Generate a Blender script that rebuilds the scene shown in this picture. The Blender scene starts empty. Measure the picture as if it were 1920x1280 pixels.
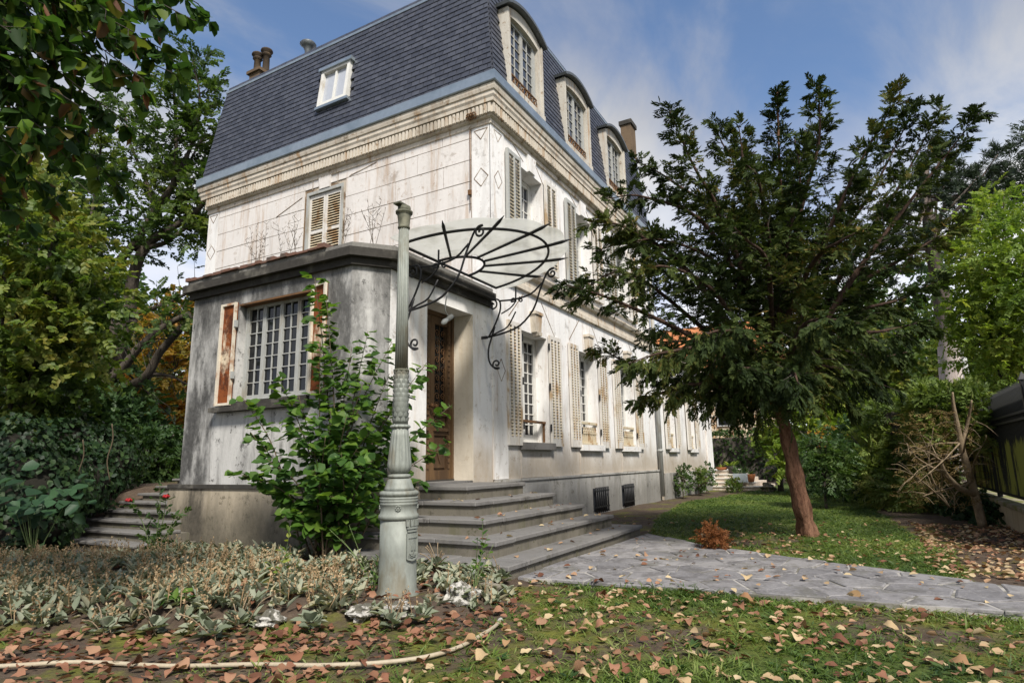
import bpy, math, random
import numpy as np
from mathutils import Vector, Matrix, Quaternion
rad = math.radians
SC = bpy.context.scene
COL = SC.collection

# ------------------------------------------------------------------ camera
CAM_POS = Vector((-7.699, -4.661, 1.0))
YAW, PITCH, ROLL = rad(29.35), rad(11.05), rad(-0.943)
_f = Vector((math.cos(YAW)*math.cos(PITCH), math.sin(YAW)*math.cos(PITCH), math.sin(PITCH)))
_r = Vector((math.sin(YAW), -math.cos(YAW), 0)); _u = _r.cross(_f)
CR = _r*math.cos(ROLL)+_u*math.sin(ROLL); CU = -_r*math.sin(ROLL)+_u*math.cos(ROLL); CF = _f
cam = bpy.data.cameras.new('camera'); cam_o = bpy.data.objects.new('camera', cam); COL.objects.link(cam_o)
cam.sensor_width = 36.0; cam.lens = 1157.0/1920*36.0; cam.clip_start = .05; cam.clip_end = 1000
mm = Matrix((CR, CU, -CF)).transposed().to_4x4(); mm.translation = CAM_POS
cam_o.matrix_world = mm; SC.camera = cam_o

def ray(px, py):
    return (CF*1157.0 + CR*(px-960) - CU*(py-640))/1157.0
def at(px, py, depth):            # world point seen at a photo pixel, a given number of metres in front of the camera
    return CAM_POS + ray(px, py)*depth
def on(px, py, axis, v):          # same, where the sight line meets a plane x/y/z = v
    d = ray(px, py); return CAM_POS + d*((v-CAM_POS[axis])/d[axis])

# ------------------------------------------------------------------ light
SUN_DIR = Vector((-0.55, -0.56, 0.86)).normalized()      # towards the sun
world = bpy.data.worlds.new('World'); SC.world = world; world.use_nodes = True
def build_world():
    nt = world.node_tree; nt.nodes.clear(); n = nt.nodes.new; L = nt.links.new
    out = n('ShaderNodeOutputWorld'); bg = n('ShaderNodeBackground'); bg.inputs['Strength'].default_value = 0.075
    sky = n('ShaderNodeTexSky'); sky.sky_type = 'NISHITA'; sky.sun_disc = False
    sky.sun_elevation = math.asin(SUN_DIR.z); sky.sun_rotation = math.atan2(SUN_DIR.x, SUN_DIR.y)
    sky.ozone_density = 3.0; sky.air_density = 1.0; sky.dust_density = 0.6; sky.altitude = 100
    tc = n('ShaderNodeTexCoord'); sep = n('ShaderNodeSeparateXYZ'); L(tc.outputs['Generated'], sep.inputs[0])
    # direction projected on a flat cloud deck
    mx = n('ShaderNodeMath'); mx.operation = 'MAXIMUM'; mx.inputs[1].default_value = 0.0; L(sep.outputs['Z'], mx.inputs[0])
    add = n('ShaderNodeMath'); add.operation = 'ADD'; add.inputs[1].default_value = 0.28; L(mx.outputs[0], add.inputs[0])
    dv = n('ShaderNodeVectorMath'); dv.operation = 'DIVIDE'; L(tc.outputs['Generated'], dv.inputs[0])
    cb = n('ShaderNodeCombineXYZ'); [L(add.outputs[0], cb.inputs[i]) for i in range(3)]; L(cb.outputs[0], dv.inputs[1])
    mp = n('ShaderNodeMapping'); mp.inputs['Scale'].default_value = (1.0, 1.5, 0.0); mp.inputs['Rotation'].default_value = (0, 0, 0.5)
    mp.inputs['Location'].default_value = (CLOUD_OFF[0], CLOUD_OFF[1], 0)
    L(dv.outputs[0], mp.inputs[0])
    n1 = n('ShaderNodeTexNoise'); n1.inputs['Scale'].default_value = 1.7; n1.inputs['Detail'].default_value = 9; n1.inputs['Roughness'].default_value = .58
    n1.inputs['Distortion'].default_value = .5
    L(mp.outputs[0], n1.inputs['Vector'])
    # more cloud low down
    mr = n('ShaderNodeMapRange'); mr.inputs[1].default_value = 0.06; mr.inputs[2].default_value = 0.62; mr.inputs[3].default_value = .52; mr.inputs[4].default_value = -.03
    L(sep.outputs['Z'], mr.inputs[0])
    sm = n('ShaderNodeMath'); sm.operation = 'ADD'; L(n1.outputs['Fac'], sm.inputs[0]); L(mr.outputs[0], sm.inputs[1])
    rp = n('ShaderNodeValToRGB'); rp.color_ramp.interpolation = 'EASE'
    rp.color_ramp.elements[0].position = .38; rp.color_ramp.elements[1].position = .76
    rp.color_ramp.elements[0].color = (0, 0, 0, 1); rp.color_ramp.elements[1].color = (1, 1, 1, 1)
    L(sm.outputs[0], rp.inputs[0])
    n2 = n('ShaderNodeTexNoise'); n2.inputs['Scale'].default_value = 1.1; n2.inputs['Detail'].default_value = 5; L(mp.outputs[0], n2.inputs['Vector'])
    cr = n('ShaderNodeValToRGB'); cr.color_ramp.elements[0].position = .38; cr.color_ramp.elements[1].position = .62
    cr.color_ramp.elements[0].color = (CLOUD_A[0], CLOUD_A[1], CLOUD_A[2], 1); cr.color_ramp.elements[1].color = (CLOUD_B[0], CLOUD_B[1], CLOUD_B[2], 1)
    L(n2.outputs['Fac'], cr.inputs[0])
    # clouds low in the sky are sunlit and whiter
    mr2 = n('ShaderNodeMapRange'); mr2.inputs[1].default_value = .15; mr2.inputs[2].default_value = .5; mr2.inputs[3].default_value = 7.8; mr2.inputs[4].default_value = 3.7
    L(sep.outputs['Z'], mr2.inputs[0])
    vm = n('ShaderNodeVectorMath'); vm.operation = 'SCALE'; L(cr.outputs[0], vm.inputs[0]); L(mr2.outputs[0], vm.inputs['Scale'])
    mix = n('ShaderNodeMix'); mix.data_type = 'RGBA'; mix.clamp_result = False
    L(rp.outputs[0], mix.inputs[0]); L(sky.outputs[0], mix.inputs[6]); L(vm.outputs[0], mix.inputs[7])
    L(mix.outputs[2], bg.inputs['Color']); L(bg.outputs[0], out.inputs['Surface'])
CLOUD_OFF = (3.1, 0.4); CLOUD_A = (.50, .58, .78); CLOUD_B = (1.0, .99, .98)
build_world()
sl = bpy.data.lights.new('sun', 'SUN'); sl.energy = 2.7; sl.angle = rad(11); sl.color = (1.0, .945, .86)
so = bpy.data.objects.new('sun', sl); COL.objects.link(so)
so.rotation_euler = (-SUN_DIR).to_track_quat('-Z', 'Y').to_euler(); so.location = (-8, -14, 20)
SC.view_settings.view_transform = 'Standard'; SC.view_settings.look = 'None'
SC.view_settings.exposure = 1.25; SC.view_settings.gamma = 1.0; SC.view_settings.use_curve_mapping = False
SC.render.engine = 'CYCLES'; SC.cycles.max_bounces = 6; SC.cycles.diffuse_bounces = 3; SC.cycles.transparent_max_bounces = 8

# ------------------------------------------------------------------ mesh helpers
ORG = {}                                   # world origin of each thing, inherited by its parts
def tag(o, label=None, cat=None, group=None, kind=None):
    for k, v in (('label', label), ('category', cat), ('group', group), ('kind', kind)):
        if v: o[k] = v
    return o
def org(o):
    return ORG.get(o.name, Vector((0, 0, 0))) if o else Vector((0, 0, 0))
def thing(name, loc, label, cat, group=None):
    o = bpy.data.objects.new(name, None); COL.objects.link(o); o.location = loc; o.empty_display_size = .2
    ORG[o.name] = Vector(loc); return tag(o, label, cat, group)
def link(name, me, parent=None, loc=None, rot=None, kind=None):
    o = bpy.data.objects.new(name, me); COL.objects.link(o)
    if parent: o.parent = parent
    og = org(parent); ORG[o.name] = og if loc is None or parent else Vector(loc)
    if loc is not None: o.location = Vector(loc) - og
    if rot is not None: o.rotation_mode = 'QUATERNION' if len(rot) == 4 else 'XYZ'; setattr(o, 'rotation_quaternion' if len(rot) == 4 else 'rotation_euler', rot)
    if kind: o['kind'] = kind
    return o
def smooth(me, on_=True):
    me.polygons.foreach_set('use_smooth', [on_]*len(me.polygons)); return me

class MB:
    def __init__(s): s.v = []; s.f = []; s.sm = []
    def add(s, vs, fs, sm=False):
        b = len(s.v); s.v += [tuple(v) for v in vs]; s.f += [tuple(i+b for i in f) for f in fs]; s.sm += [sm]*len(fs); return s
    def box(s, x0, x1, y0, y1, z0, z1):
        return s.add([(x0,y0,z0),(x1,y0,z0),(x1,y1,z0),(x0,y1,z0),(x0,y0,z1),(x1,y0,z1),(x1,y1,z1),(x0,y1,z1)],
                     [(0,3,2,1),(4,5,6,7),(0,1,5,4),(1,2,6,5),(2,3,7,6),(3,0,4,7)])
    def boxf(s, fr, a0, a1, b0, b1, c0, c1):   # box in a frame (origin, u, v, n)
        O, u, v, n = fr
        P = [O+u*a+v*b+n*c for c in (c0, c1) for a, b in ((a0,b0),(a1,b0),(a1,b1),(a0,b1))]
        return s.add(P, [(0,3,2,1),(4,5,6,7),(0,1,5,4),(1,2,6,5),(2,3,7,6),(3,0,4,7)])
    def prism(s, poly, z0, z1):                # vertical prism of a ground polygon
        n = len(poly)
        return s.add([(p[0],p[1],z0) for p in poly]+[(p[0],p[1],z1) for p in poly],
                     [tuple(range(n-1,-1,-1)), tuple(range(n,2*n))]+[(i,(i+1)%n,n+(i+1)%n,n+i) for i in range(n)])
    def prismf(s, fr, poly, c0, c1):           # prism of an outline in frame coordinates
        O, u, v, n_ = fr; n = len(poly)
        return s.add([O+u*p[0]+v*p[1]+n_*c for c in (c0, c1) for p in poly],
                     [tuple(range(n-1,-1,-1)), tuple(range(n,2*n))]+[(i,(i+1)%n,n+(i+1)%n,n+i) for i in range(n)])
    def lathe(s, prof, cen, seg=24, mod=None, sm=True, cap=True):
        vs = []; fs = []
        for r, z in prof:
            for i in range(seg):
                a = 2*math.pi*i/seg; k = mod(a, z) if mod else 1.0
                vs.append((cen[0]+r*k*math.cos(a), cen[1]+r*k*math.sin(a), cen[2]+z))
        m = len(prof)
        for j in range(m-1):
            for i in range(seg):
                i2 = (i+1) % seg; fs.append((j*seg+i, j*seg+i2, (j+1)*seg+i2, (j+1)*seg+i))
        s.add(vs, fs, sm)
        if cap:
            b = len(s.v)-len(vs); s.f.append(tuple(b+i for i in range(seg-1,-1,-1))); s.f.append(tuple(b+(m-1)*seg+i for i in range(seg))); s.sm += [False]*2
        return s
    def tube(s, pts, r, seg=6, cap=True):
        pts = [Vector(p) for p in pts]; n = len(pts); rr = r if hasattr(r, '__len__') else [r]*n
        vs = []; fs = []; t = (pts[1]-pts[0]).normalized()
        x = t.orthogonal().normalized()
        for i in range(n):
            t = (pts[min(i+1,n-1)]-pts[max(i-1,0)])
            if t.length < 1e-9: t = Vector((0,0,1))
            t.normalize(); x = (x - t*x.dot(t)); x = x.normalized() if x.length > 1e-6 else t.orthogonal().normalized(); y = t.cross(x)
            for k in range(seg):
                a = 2*math.pi*k/seg; vs.append(pts[i]+(x*math.cos(a)+y*math.sin(a))*rr[i])
        for i in range(n-1):
            for k in range(seg):
                k2 = (k+1) % seg; fs.append((i*seg+k, i*seg+k2, (i+1)*seg+k2, (i+1)*seg+k))
        s.add(vs, fs, True); b = len(s.v)-len(vs)
        if cap: s.f += [tuple(b+k for k in range(seg-1,-1,-1)), tuple(b+(n-1)*seg+k for k in range(seg))]; s.sm += [False]*2
        return s
    def mesh(s, name, mat=None, off=None):
        me = bpy.data.meshes.new(name)
        vs = s.v if off is None else [(v[0]-off[0], v[1]-off[1], v[2]-off[2]) for v in s.v]
        me.from_pydata(vs, [], s.f); me.polygons.foreach_set('use_smooth', s.sm)
        if mat: me.materials.append(mat)
        me.update(); return me
    def build(s, name, mat, parent=None, kind=None, loc=None):
        """one object; under a parent its vertices are taken from world to the thing's frame"""
        if parent is not None: return link(name, s.mesh(name, mat, org(parent)), parent, kind=kind)
        if loc is not None:
            o = link(name, s.mesh(name, mat, loc), None, loc=loc, kind=kind); return o
        return link(name, s.mesh(name, mat), None, kind=kind)

def bevel(o, w, seg=1):
    m = o.modifiers.new('bevel', 'BEVEL'); m.width = w; m.segments = seg; m.limit_method = 'ANGLE'; m.angle_limit = rad(40); return o

def np_mesh(name, V, Fq, mat, rnd=None, sm=False):
    """V (n,3), Fq (m,k) int"""
    me = bpy.data.meshes.new(name); m, k = Fq.shape
    me.vertices.add(len(V)); me.vertices.foreach_set('co', np.ascontiguousarray(V, dtype=np.float32).ravel())
    me.loops.add(m*k); me.loops.foreach_set('vertex_index', np.ascontiguousarray(Fq, dtype=np.int32).ravel())
    me.polygons.add(m); me.polygons.foreach_set('loop_start', np.arange(0, m*k, k, dtype=np.int32))
    if rnd is not None:
        a = me.attributes.new('rnd', 'FLOAT', 'FACE'); a.data.foreach_set('value', np.ascontiguousarray(rnd, dtype=np.float32))
    if sm: me.polygons.foreach_set('use_smooth', np.ones(m, dtype=bool))
    me.materials.append(mat); me.update(calc_edges=True); return me

def nrm(a): return a/np.maximum(np.linalg.norm(a, axis=1, keepdims=True), 1e-9)
LEAF_SHAPES = {                                    # along (0..1), half width, in two quads either side of the midrib
    'blade': ([0, .5, 1.], [.0, .5, 0]),
    'broad': ([0, .28, .68, 1.], [0, .5, .40, 0]),
}
def leaves_vf(P, D, N, Lg, Wd, shape='broad', fold=.12, curl=0.0):
    """P base points, D leaf direction, N leaf normal, Lg length, Wd width (arrays): vertices, quads"""
    n = len(P); D = nrm(D); S = nrm(np.cross(N, D)); N2 = np.cross(D, S)
    Lg = np.broadcast_to(Lg, (n,))[:, None]; Wd = np.broadcast_to(Wd, (n,))[:, None]
    if shape == 'blade':
        V = np.stack([P, P+D*Lg*.45+S*Wd*.5+N2*Wd*fold, P+D*Lg-N2*Lg*curl, P+D*Lg*.45-S*Wd*.5+N2*Wd*fold], 1)
        F = np.arange(n)[:, None]*4+np.array([[0,1,2,3]]); return V.reshape(-1,3), F
    a = [.30, .70]; w = [.5, .38]
    V = np.stack([P, P+D*Lg*a[0]+S*Wd*w[0]+N2*Wd*fold, P+D*Lg*a[1]+S*Wd*w[1]+N2*(Wd*fold-Lg*curl*.5), P+D*Lg-N2*Lg*curl,
                  P+D*Lg*a[1]-S*Wd*w[1]+N2*(Wd*fold-Lg*curl*.5), P+D*Lg*a[0]-S*Wd*w[0]+N2*Wd*fold], 1)
    F = (np.arange(n)[:, None, None]*6+np.array([[[0,1,2,3],[0,3,4,5]]])).reshape(-1,4); return V.reshape(-1,3), F
class Leaves:
    def __init__(s, shape='broad', fold=.12, curl=0.): s.a = []; s.sh = shape; s.fold = fold; s.curl = curl
    def add(s, P, D, N, L, W, R):
        n = len(P); s.a.append((P, D, N, np.broadcast_to(L, (n,)).astype(float), np.broadcast_to(W, (n,)).astype(float), np.broadcast_to(R, (n,)).astype(float)))
    def cat(s): return [np.concatenate([x[i] for x in s.a]) for i in range(6)]
    def mesh(s, name, mat, off=(0,0,0), sel=None):
        P, D, N, L, W, R = s.cat()
        if sel is not None: P, D, N, L, W, R = [q[sel] for q in (P, D, N, L, W, R)]
        V, F = leaves_vf(P-np.array(off), D, N, L, W, s.sh, s.fold, s.curl)
        k = len(F)//len(P); return np_mesh(name, V, F, mat, np.repeat(R, k))
    def build(s, name, mat, parent=None, kind=None, sel=None):
        return link(name, s.mesh(name, mat, org(parent), sel), parent, kind=kind)
def rsph(rng, n):
    return nrm(rng.normal(size=(n, 3)))
def catmull(pts, k=6):
    P = [Vector(p) for p in pts]
    if len(P) < 3: return [P[0].lerp(P[-1], i/k) for i in range(k+1)]
    Q = [P[0]*2-P[1]]+P+[P[-1]*2-P[-2]]; out = []
    for i in range(1, len(Q)-2):
        for j in range(k):
            t = j/k; p0, p1, p2, p3 = Q[i-1:i+3]
            out.append(.5*((2*p1)+(p2-p0)*t+(2*p0-5*p1+4*p2-p3)*t*t+(-p0+3*p1-3*p2+p3)*t**3))
    out.append(P[-1]); return out

# ------------------------------------------------------------------ materials
class NT:
    def __init__(s, name):
        s.m = bpy.data.materials.new(name); s.m.use_nodes = True; s.t = s.m.node_tree; s.t.nodes.clear()
        s.out = s.n('ShaderNodeOutputMaterial'); s.b = s.n('ShaderNodeBsdfPrincipled'); s.l(s.b.outputs[0], s.out.inputs[0])
        g = s.n('ShaderNodeNewGeometry'); s.pos = g.outputs['Position']; s.geo = g
    def n(s, t): return s.t.nodes.new(t)
    def l(s, a, b): s.t.links.new(a, b)
    def val(s, sock, v):
        if isinstance(v, (int, float)): sock.default_value = v
        elif isinstance(v, tuple): sock.default_value = v if len(v) == len(sock.default_value) else (*v, 1)
        else: s.l(v, sock)
    def noise(s, scale, detail=4, rough=.55, stretch=None, off=(0,0,0), dist=0, src=None):
        x = s.n('ShaderNodeTexNoise'); x.inputs['Scale'].default_value = scale; x.inputs['Detail'].default_value = detail
        x.inputs['Roughness'].default_value = rough; x.inputs['Distortion'].default_value = dist
        mp = s.n('ShaderNodeMapping'); mp.inputs['Scale'].default_value = stretch or (1,1,1); mp.inputs['Location'].default_value = off
        s.l(src or s.pos, mp.inputs[0]); s.l(mp.outputs[0], x.inputs['Vector']); return x.outputs['Fac']
    def ramp(s, fac, a, b, c0=0., c1=1.):
        r = s.n('ShaderNodeMapRange'); r.interpolation_type = 'SMOOTHSTEP'; r.inputs[1].default_value = a; r.inputs[2].default_value = b
        r.inputs[3].default_value = c0; r.inputs[4].default_value = c1; s.l(fac, r.inputs[0]); return r.outputs[0]
    def cramp(s, fac, stops):
        r = s.n('ShaderNodeValToRGB'); e = r.color_ramp.elements
        while len(e) < len(stops): e.new(.5)
        for k, (p, c) in enumerate(stops): e[k].position = p; e[k].color = (*c, 1)
        s.l(fac, r.inputs[0]); return r.outputs[0]
    def mix(s, f, a, b, mode='MIX'):
        x = s.n('ShaderNodeMix'); x.data_type = 'RGBA'; x.blend_type = mode
        s.val(x.inputs[0], f); s.val(x.inputs[6], a); s.val(x.inputs[7], b); return x.outputs[2]
    def math(s, op, a, b=0.):
        x = s.n('ShaderNodeMath'); x.operation = op; s.val(x.inputs[0], a); s.val(x.inputs[1], b); return x.outputs[0]
    def sep(s, src=None):
        x = s.n('ShaderNodeSeparateXYZ'); s.l(src or s.pos, x.inputs[0]); return x.outputs
    def attr(s, name):
        a = s.n('ShaderNodeAttribute'); a.attribute_name = name; return a.outputs['Fac']
    def objrnd(s):
        return s.n('ShaderNodeObjectInfo').outputs['Random']
    def island(s): return s.geo.outputs['Random Per Island']
    def bump(s, h, strength=.4, dist=.01):
        b = s.n('ShaderNodeBump'); b.inputs['Strength'].default_value = strength; b.inputs['Distance'].default_value = dist
        s.l(h, b.inputs['Height']); s.l(b.outputs[0], s.b.inputs['Normal'])
    def fin(s, col, rough=.8, metal=0., spec=.3):
        s.val(s.b.inputs['Base Color'], col); s.val(s.b.inputs['Roughness'], rough); s.val(s.b.inputs['Metallic'], metal)
        s.b.inputs['Specular IOR Level'].default_value = spec; return s.m

def m_plaster(name, base, dirt, rust=(.42,.26,.12), dirt_amt=.5, streak=.5, rust_amt=.25, lo=None, dark_lo=.45, dark_marks=()):
    t = NT(name)
    big = t.noise(.9, 6, .6); fine = t.noise(14, 5, .65); st = t.noise(1.5, 8, .72, (1.5,1.5,.38), (2,4,1), .6); st2 = t.noise(3.2, 7, .7, (2.2,2.2,.22), (3,1,7), .4)
    c = t.mix(t.ramp(big, .35, .7, 0, .35), base, tuple(x*.82 for x in base))
    c = t.mix(t.math('MULTIPLY', t.ramp(st, dark_lo, .78), streak), c, dirt)
    c = t.mix(t.math('MULTIPLY', t.ramp(st2, .51, .68), rust_amt), c, rust)
    sp = t.noise(3.5, 8, .75, None, (5,5,5)); c = t.mix(t.math('MULTIPLY', t.ramp(sp, .57, .68), dirt_amt), c, dirt)
    fl = t.noise(7, 9, .78, None, (8,1,3)); c = t.mix(t.math('MULTIPLY', t.ramp(fl, .585, .62), dirt_amt*.9), c, tuple(.5*x+.5*y for x, y in zip(dirt, rust)))
    if lo is not None:                       # splash line along the foot of the wall, ragged
        z = t.sep()[2]; zz = t.math('ADD', z, t.math('MULTIPLY', t.noise(1.7, 6, .7, (1,1,.5), (9,2,0)), -1.1))
        c = t.mix(t.math('MULTIPLY', t.ramp(zz, lo[0], lo[1], 1, 0), lo[2]), c, lo[3])
    for ax, cen, wd, am, z0, z1 in dark_marks:   # ragged dark marks at given places, such as water staining at the corners
        p_ = t.sep(); d_ = t.math('ABSOLUTE', t.math('SUBTRACT', t.math('ADD', p_[ax], t.math('MULTIPLY', t.math('SUBTRACT', t.noise(2.2, 6, .7, (1,1,.5), (ax,cen,0)), .5), wd*1.6)), cen))
        k_ = t.math('MULTIPLY', t.ramp(d_, wd*.35, wd, 1, 0), t.ramp(t.noise(2.0, 7, .72, (1.3,1.3,.5), (cen,3,ax)), .36, .56, .25, 1)); k_ = t.math('MULTIPLY', k_, t.ramp(t.math('ADD', p_[2], t.math('MULTIPLY', t.noise(3,5,.6), .6)), z0, z1, 0, am))
        c = t.mix(k_, c, dirt)
    c = t.mix(t.ramp(fine, .3, .8, 0, .18), c, tuple(x*.7 for x in base))
    t.bump(t.math('ADD', fine, t.math('MULTIPLY', big, .6)), .35, .012)
    return t.fin(c, .9, 0, .2)
def m_flat(name, c, rough=.7, metal=0., spec=.3, var=.25, scale=6., bump=.2, c2=None, amt=.6, lo=.5, hi=.68, stretch=None, det=5):
    t = NT(name); f = t.noise(scale, det, .62, stretch); g = t.noise(scale*6, 4, .6, stretch)
    col = t.mix(t.ramp(g, .3, .75, 0, var), c, tuple(x*.55 for x in c))
    if c2: col = t.mix(t.math('MULTIPLY', t.ramp(f, lo, hi), amt), col, c2)
    if bump: t.bump(t.math('ADD', g, f), bump, .006)
    return t.fin(col, rough, metal, spec)
def m_leaf(name, cols, rough=.5, trans=.35, spec=.35, src='attr', tcol=1.6):
    t = NT(name); r = t.attr('rnd') if src == 'attr' else t.objrnd()
    stops = [(i/(len(cols)-1), c) for i, c in enumerate(cols)]
    c = t.cramp(r, stops); g = t.noise(1.3, 3, .6); c = t.mix(t.ramp(g, .3, .7, 0, .35), c, t.mix(.5, c, (.02,.03,.01)))
    t.fin(c, rough, 0, spec)
    tr = t.n('ShaderNodeBsdfTranslucent'); cc = t.mix(1.0, c, (tcol, tcol*1.05, tcol*.55), 'MULTIPLY'); t.l(cc, tr.inputs[0])
    ms = t.n('ShaderNodeMixShader'); ms.inputs[0].default_value = trans; t.l(t.b.outputs[0], ms.inputs[1]); t.l(tr.outputs[0], ms.inputs[2]); t.l(ms.outputs[0], t.out.inputs[0])
    return t.m
def m_bark(name, a, b, scale=5):
    t = NT(name); f = t.noise(scale, 6, .7, (1,1,.22)); g = t.noise(scale*4, 5, .7, (1,1,.3))
    c = t.cramp(f, [(.3, a), (.62, b)]); c = t.mix(t.ramp(g, .45, .7, 0, .6), c, tuple(x*.4 for x in a))
    t.bump(t.math('ADD', f, g), .9, .03); return t.fin(c, .9, 0, .15)
def m_glass_dark(name, tint=(.015,.017,.02), rough=.06, sp=.8):  # opaque; darkness of the unlit rooms is put into the pane colour
    t = NT(name); f = t.noise(2.2, 4, .6); c = t.mix(t.ramp(f, .45, .75, 0, .5), tint, tuple(x*2.5 for x in tint)); return t.fin(c, rough, 0, sp)

MAT = {}
MAT['white'] = m_plaster('white plaster', (.75,.735,.71), (.22,.19,.16), (.36,.23,.12), .55, .5, .45)
MAT['white_low'] = m_plaster('peeling white plaster', (.77,.757,.735), (.20,.18,.155), (.42,.28,.15), .65, .5, .33, (.25,1.0,.75,(.30,.235,.155)))
MAT['block'] = m_plaster('ashlar render', (.66,.625,.59), (.22,.17,.125), (.36,.215,.105), .55, .55, .45)
MAT['joint'] = m_flat('rusty joint', (.17,.115,.07), .95, c2=(.50,.44,.36), amt=.8, lo=.47, hi=.60, scale=4)
MAT['porch'] = m_plaster('grey stained plaster', (.52,.51,.485), (.052,.051,.049), (.10,.095,.085), .95, .95, .65, None, .40, [(1,2.92,.40,1.,.5,1.2), (1,.42,.30,.9,1.2,2.6), (0,-2.36,.16,.6,1.2,2.4), (1,1.6,1.9,.9,2.9,3.3)])  # last mark: wall gets darker towards its top, below the eave
MAT['porch_plinth'] = m_plaster('tan plinth render', (.45,.385,.29), (.05,.045,.036), (.17,.14,.08), .9, .5, .4, (-.35,.45,.85,(.06,.055,.04)), .48, [(1,2.75,.35,.95,-.2,.1)])
MAT['plinth'] = m_plaster('grey plinth render', (.42,.405,.375), (.075,.07,.062), (.22,.18,.12), .85, .85, .4, (-.3,.2,.6,(.10,.095,.08)))
MAT['reveal'] = m_plaster('cream reveal', (.62,.56,.46), (.25,.2,.13), (.40,.27,.12), .4, .35, .25)
MAT['cornice'] = m_plaster('cornice stucco', (.58,.52,.43), (.11,.078,.045), (.30,.165,.06), .95, .7, .8)
MAT['stone'] = m_plaster('weathered stone slab', (.165,.158,.15), (.045,.042,.037), (.15,.14,.11), .95, .7, .3)
MAT['riser'] = m_plaster('weathered riser', (.155,.14,.112), (.04,.036,.028), (.10,.10,.045), .95, .9, .5, None, .42)
MAT['moss_stone'] = m_flat('mossy slab edge', (.045,.041,.035), .95, c2=(.13,.12,.10), amt=.8, scale=3, var=.6, bump=.5)
MAT['rust_edge'] = m_flat('red brown rubble', (.16,.085,.06), .95, c2=(.07,.06,.05), amt=.9, scale=4, var=.5, bump=.5)
MAT['zinc'] = m_flat('zinc sheet', (.36,.41,.44), .42, .75, .5, .25, 2.2, .08, (.22,.27,.30), .7, .42, .7)
MAT['zinc_dark'] = m_flat('dark zinc', (.13,.14,.145), .5, .5, .4, .3, 3)
MAT['rust'] = m_flat('rusted sheet', (.66,.60,.50), .8, 0, .2, .2, 2.1, .25, (.24,.065,.018), 1.0, .40, .54, (1.6,1.6,.6), 9)
def m_rust():
    t = NT('rusted cream sheet'); f = t.noise(2.4, 9, .7, (1.5,1.5,.55)); g = t.noise(14, 5, .7); z = t.sep()[2]
    d = t.math('ABSOLUTE', t.math('SUBTRACT', z, 2.34)); k = t.math('ADD', f, t.math('MULTIPLY', d, .50)); k = t.math('ADD', k, t.math('MULTIPLY', t.math('SUBTRACT', g, .5), .25))
    c = t.mix(t.ramp(k, .50, .66), (.60,.50,.36), (.21,.06,.016)); c = t.mix(t.ramp(t.noise(5, 8, .75, None, (1,7,2)), .44, .60, 0, .9), c, (.055,.018,.009)); t.bump(t.math('ADD', f, g), .4, .01); return t.fin(c, .85, 0, .2)
MAT['rust'] = m_rust()
MAT['paint'] = m_flat('old white paint', (.62,.61,.57), .65, 0, .3, .25, 4, .2, (.33,.27,.19), .7, .55, .7, (1,1,.4))
MAT['grey_paint'] = m_flat('worn grey paint', (.36,.365,.345), .7, 0, .3, .3, 5, .3, (.25,.22,.17), .8, .5, .66, (1,1,.3))
MAT['shutter'] = m_flat('peeling cream shutter paint', (.60,.57,.52), .75, 0, .25, .25, 3.2, .25, (.33,.21,.09), .85, .52, .66, (1,1,.5))
MAT['louvre'] = m_flat('cream louvre', (.55,.47,.33), .75, 0, .25, .25, 4, .2, (.30,.17,.07), .85, .5, .64, (1,1,.6))
MAT['iron'] = m_flat('black wrought iron', (.018,.018,.019), .55, .2, .4, .3, 8, .2)
MAT['wood'] = m_flat('brown door oak', (.135,.078,.036), .6, 0, .3, .4, 4, .3, (.05,.028,.015), .8, .45, .65, (1,1,.15))
MAT['rustiron'] = m_flat('rusty grille', (.15,.075,.03), .8, .1, .3, .4, 8, .3, (.05,.035,.025), .9)
MAT['glass'] = m_glass_dark('window glass', (.008,.009,.010), .05, .3)
MAT['glass_sky'] = m_glass_dark('dormer glass', (.03,.035,.045), .03)
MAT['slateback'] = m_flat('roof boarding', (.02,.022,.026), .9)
def _slate():
    t = NT('blue grey slate'); k = t.math('FRACT', t.math('ADD', t.objrnd(), t.island()))
    c = t.cramp(k, [(0, (.034,.037,.049)), (.5, (.045,.049,.064)), (1, (.058,.062,.079))])
    g = t.noise(9, 5, .65); c = t.mix(t.ramp(g, .5, .75, 0, .4), c, (.10,.105,.115)); t.bump(g, .25, .005); return t.fin(c, .5, 0, .45)
MAT['slate'] = _slate()
def _frost():
    t = NT('frosted canopy glass'); g = t.noise(2.5, 6, .65, None, (2,0,0)); c = t.mix(t.ramp(g, .45, .72, 0, .6), (.78,.775,.74), (.42,.41,.35))
    t.fin(c, .35, 0, .4); tr = t.n('ShaderNodeBsdfTranslucent'); t.l(c, tr.inputs[0]); tp = t.n('ShaderNodeBsdfTransparent'); tp.inputs[0].default_value = (.92,.92,.88,1)
    m1 = t.n('ShaderNodeMixShader'); m1.inputs[0].default_value = .62; t.l(t.b.outputs[0], m1.inputs[1]); t.l(tr.outputs[0], m1.inputs[2])
    m2 = t.n('ShaderNodeMixShader'); m2.inputs[0].default_value = .42; t.l(m1.outputs[0], m2.inputs[1]); t.l(tp.outputs[0], m2.inputs[2]); t.l(m2.outputs[0], t.out.inputs[0]); return t.m
MAT['frost'] = _frost()
MAT['post'] = m_flat('verdigris painted cast iron', (.23,.245,.215), .6, .1, .35, .45, 5, .4, (.13,.11,.07), .75, .48, .66, (1,1,.4))
MAT['post_dark'] = m_flat('dark weathered cast iron', (.10,.10,.07), .7, .1, .3, .4, 8, .4, (.22,.21,.15), .7)
MAT['bark_yew'] = m_bark('reddish yew bark', (.065,.028,.017), (.23,.125,.078), 11)
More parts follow.
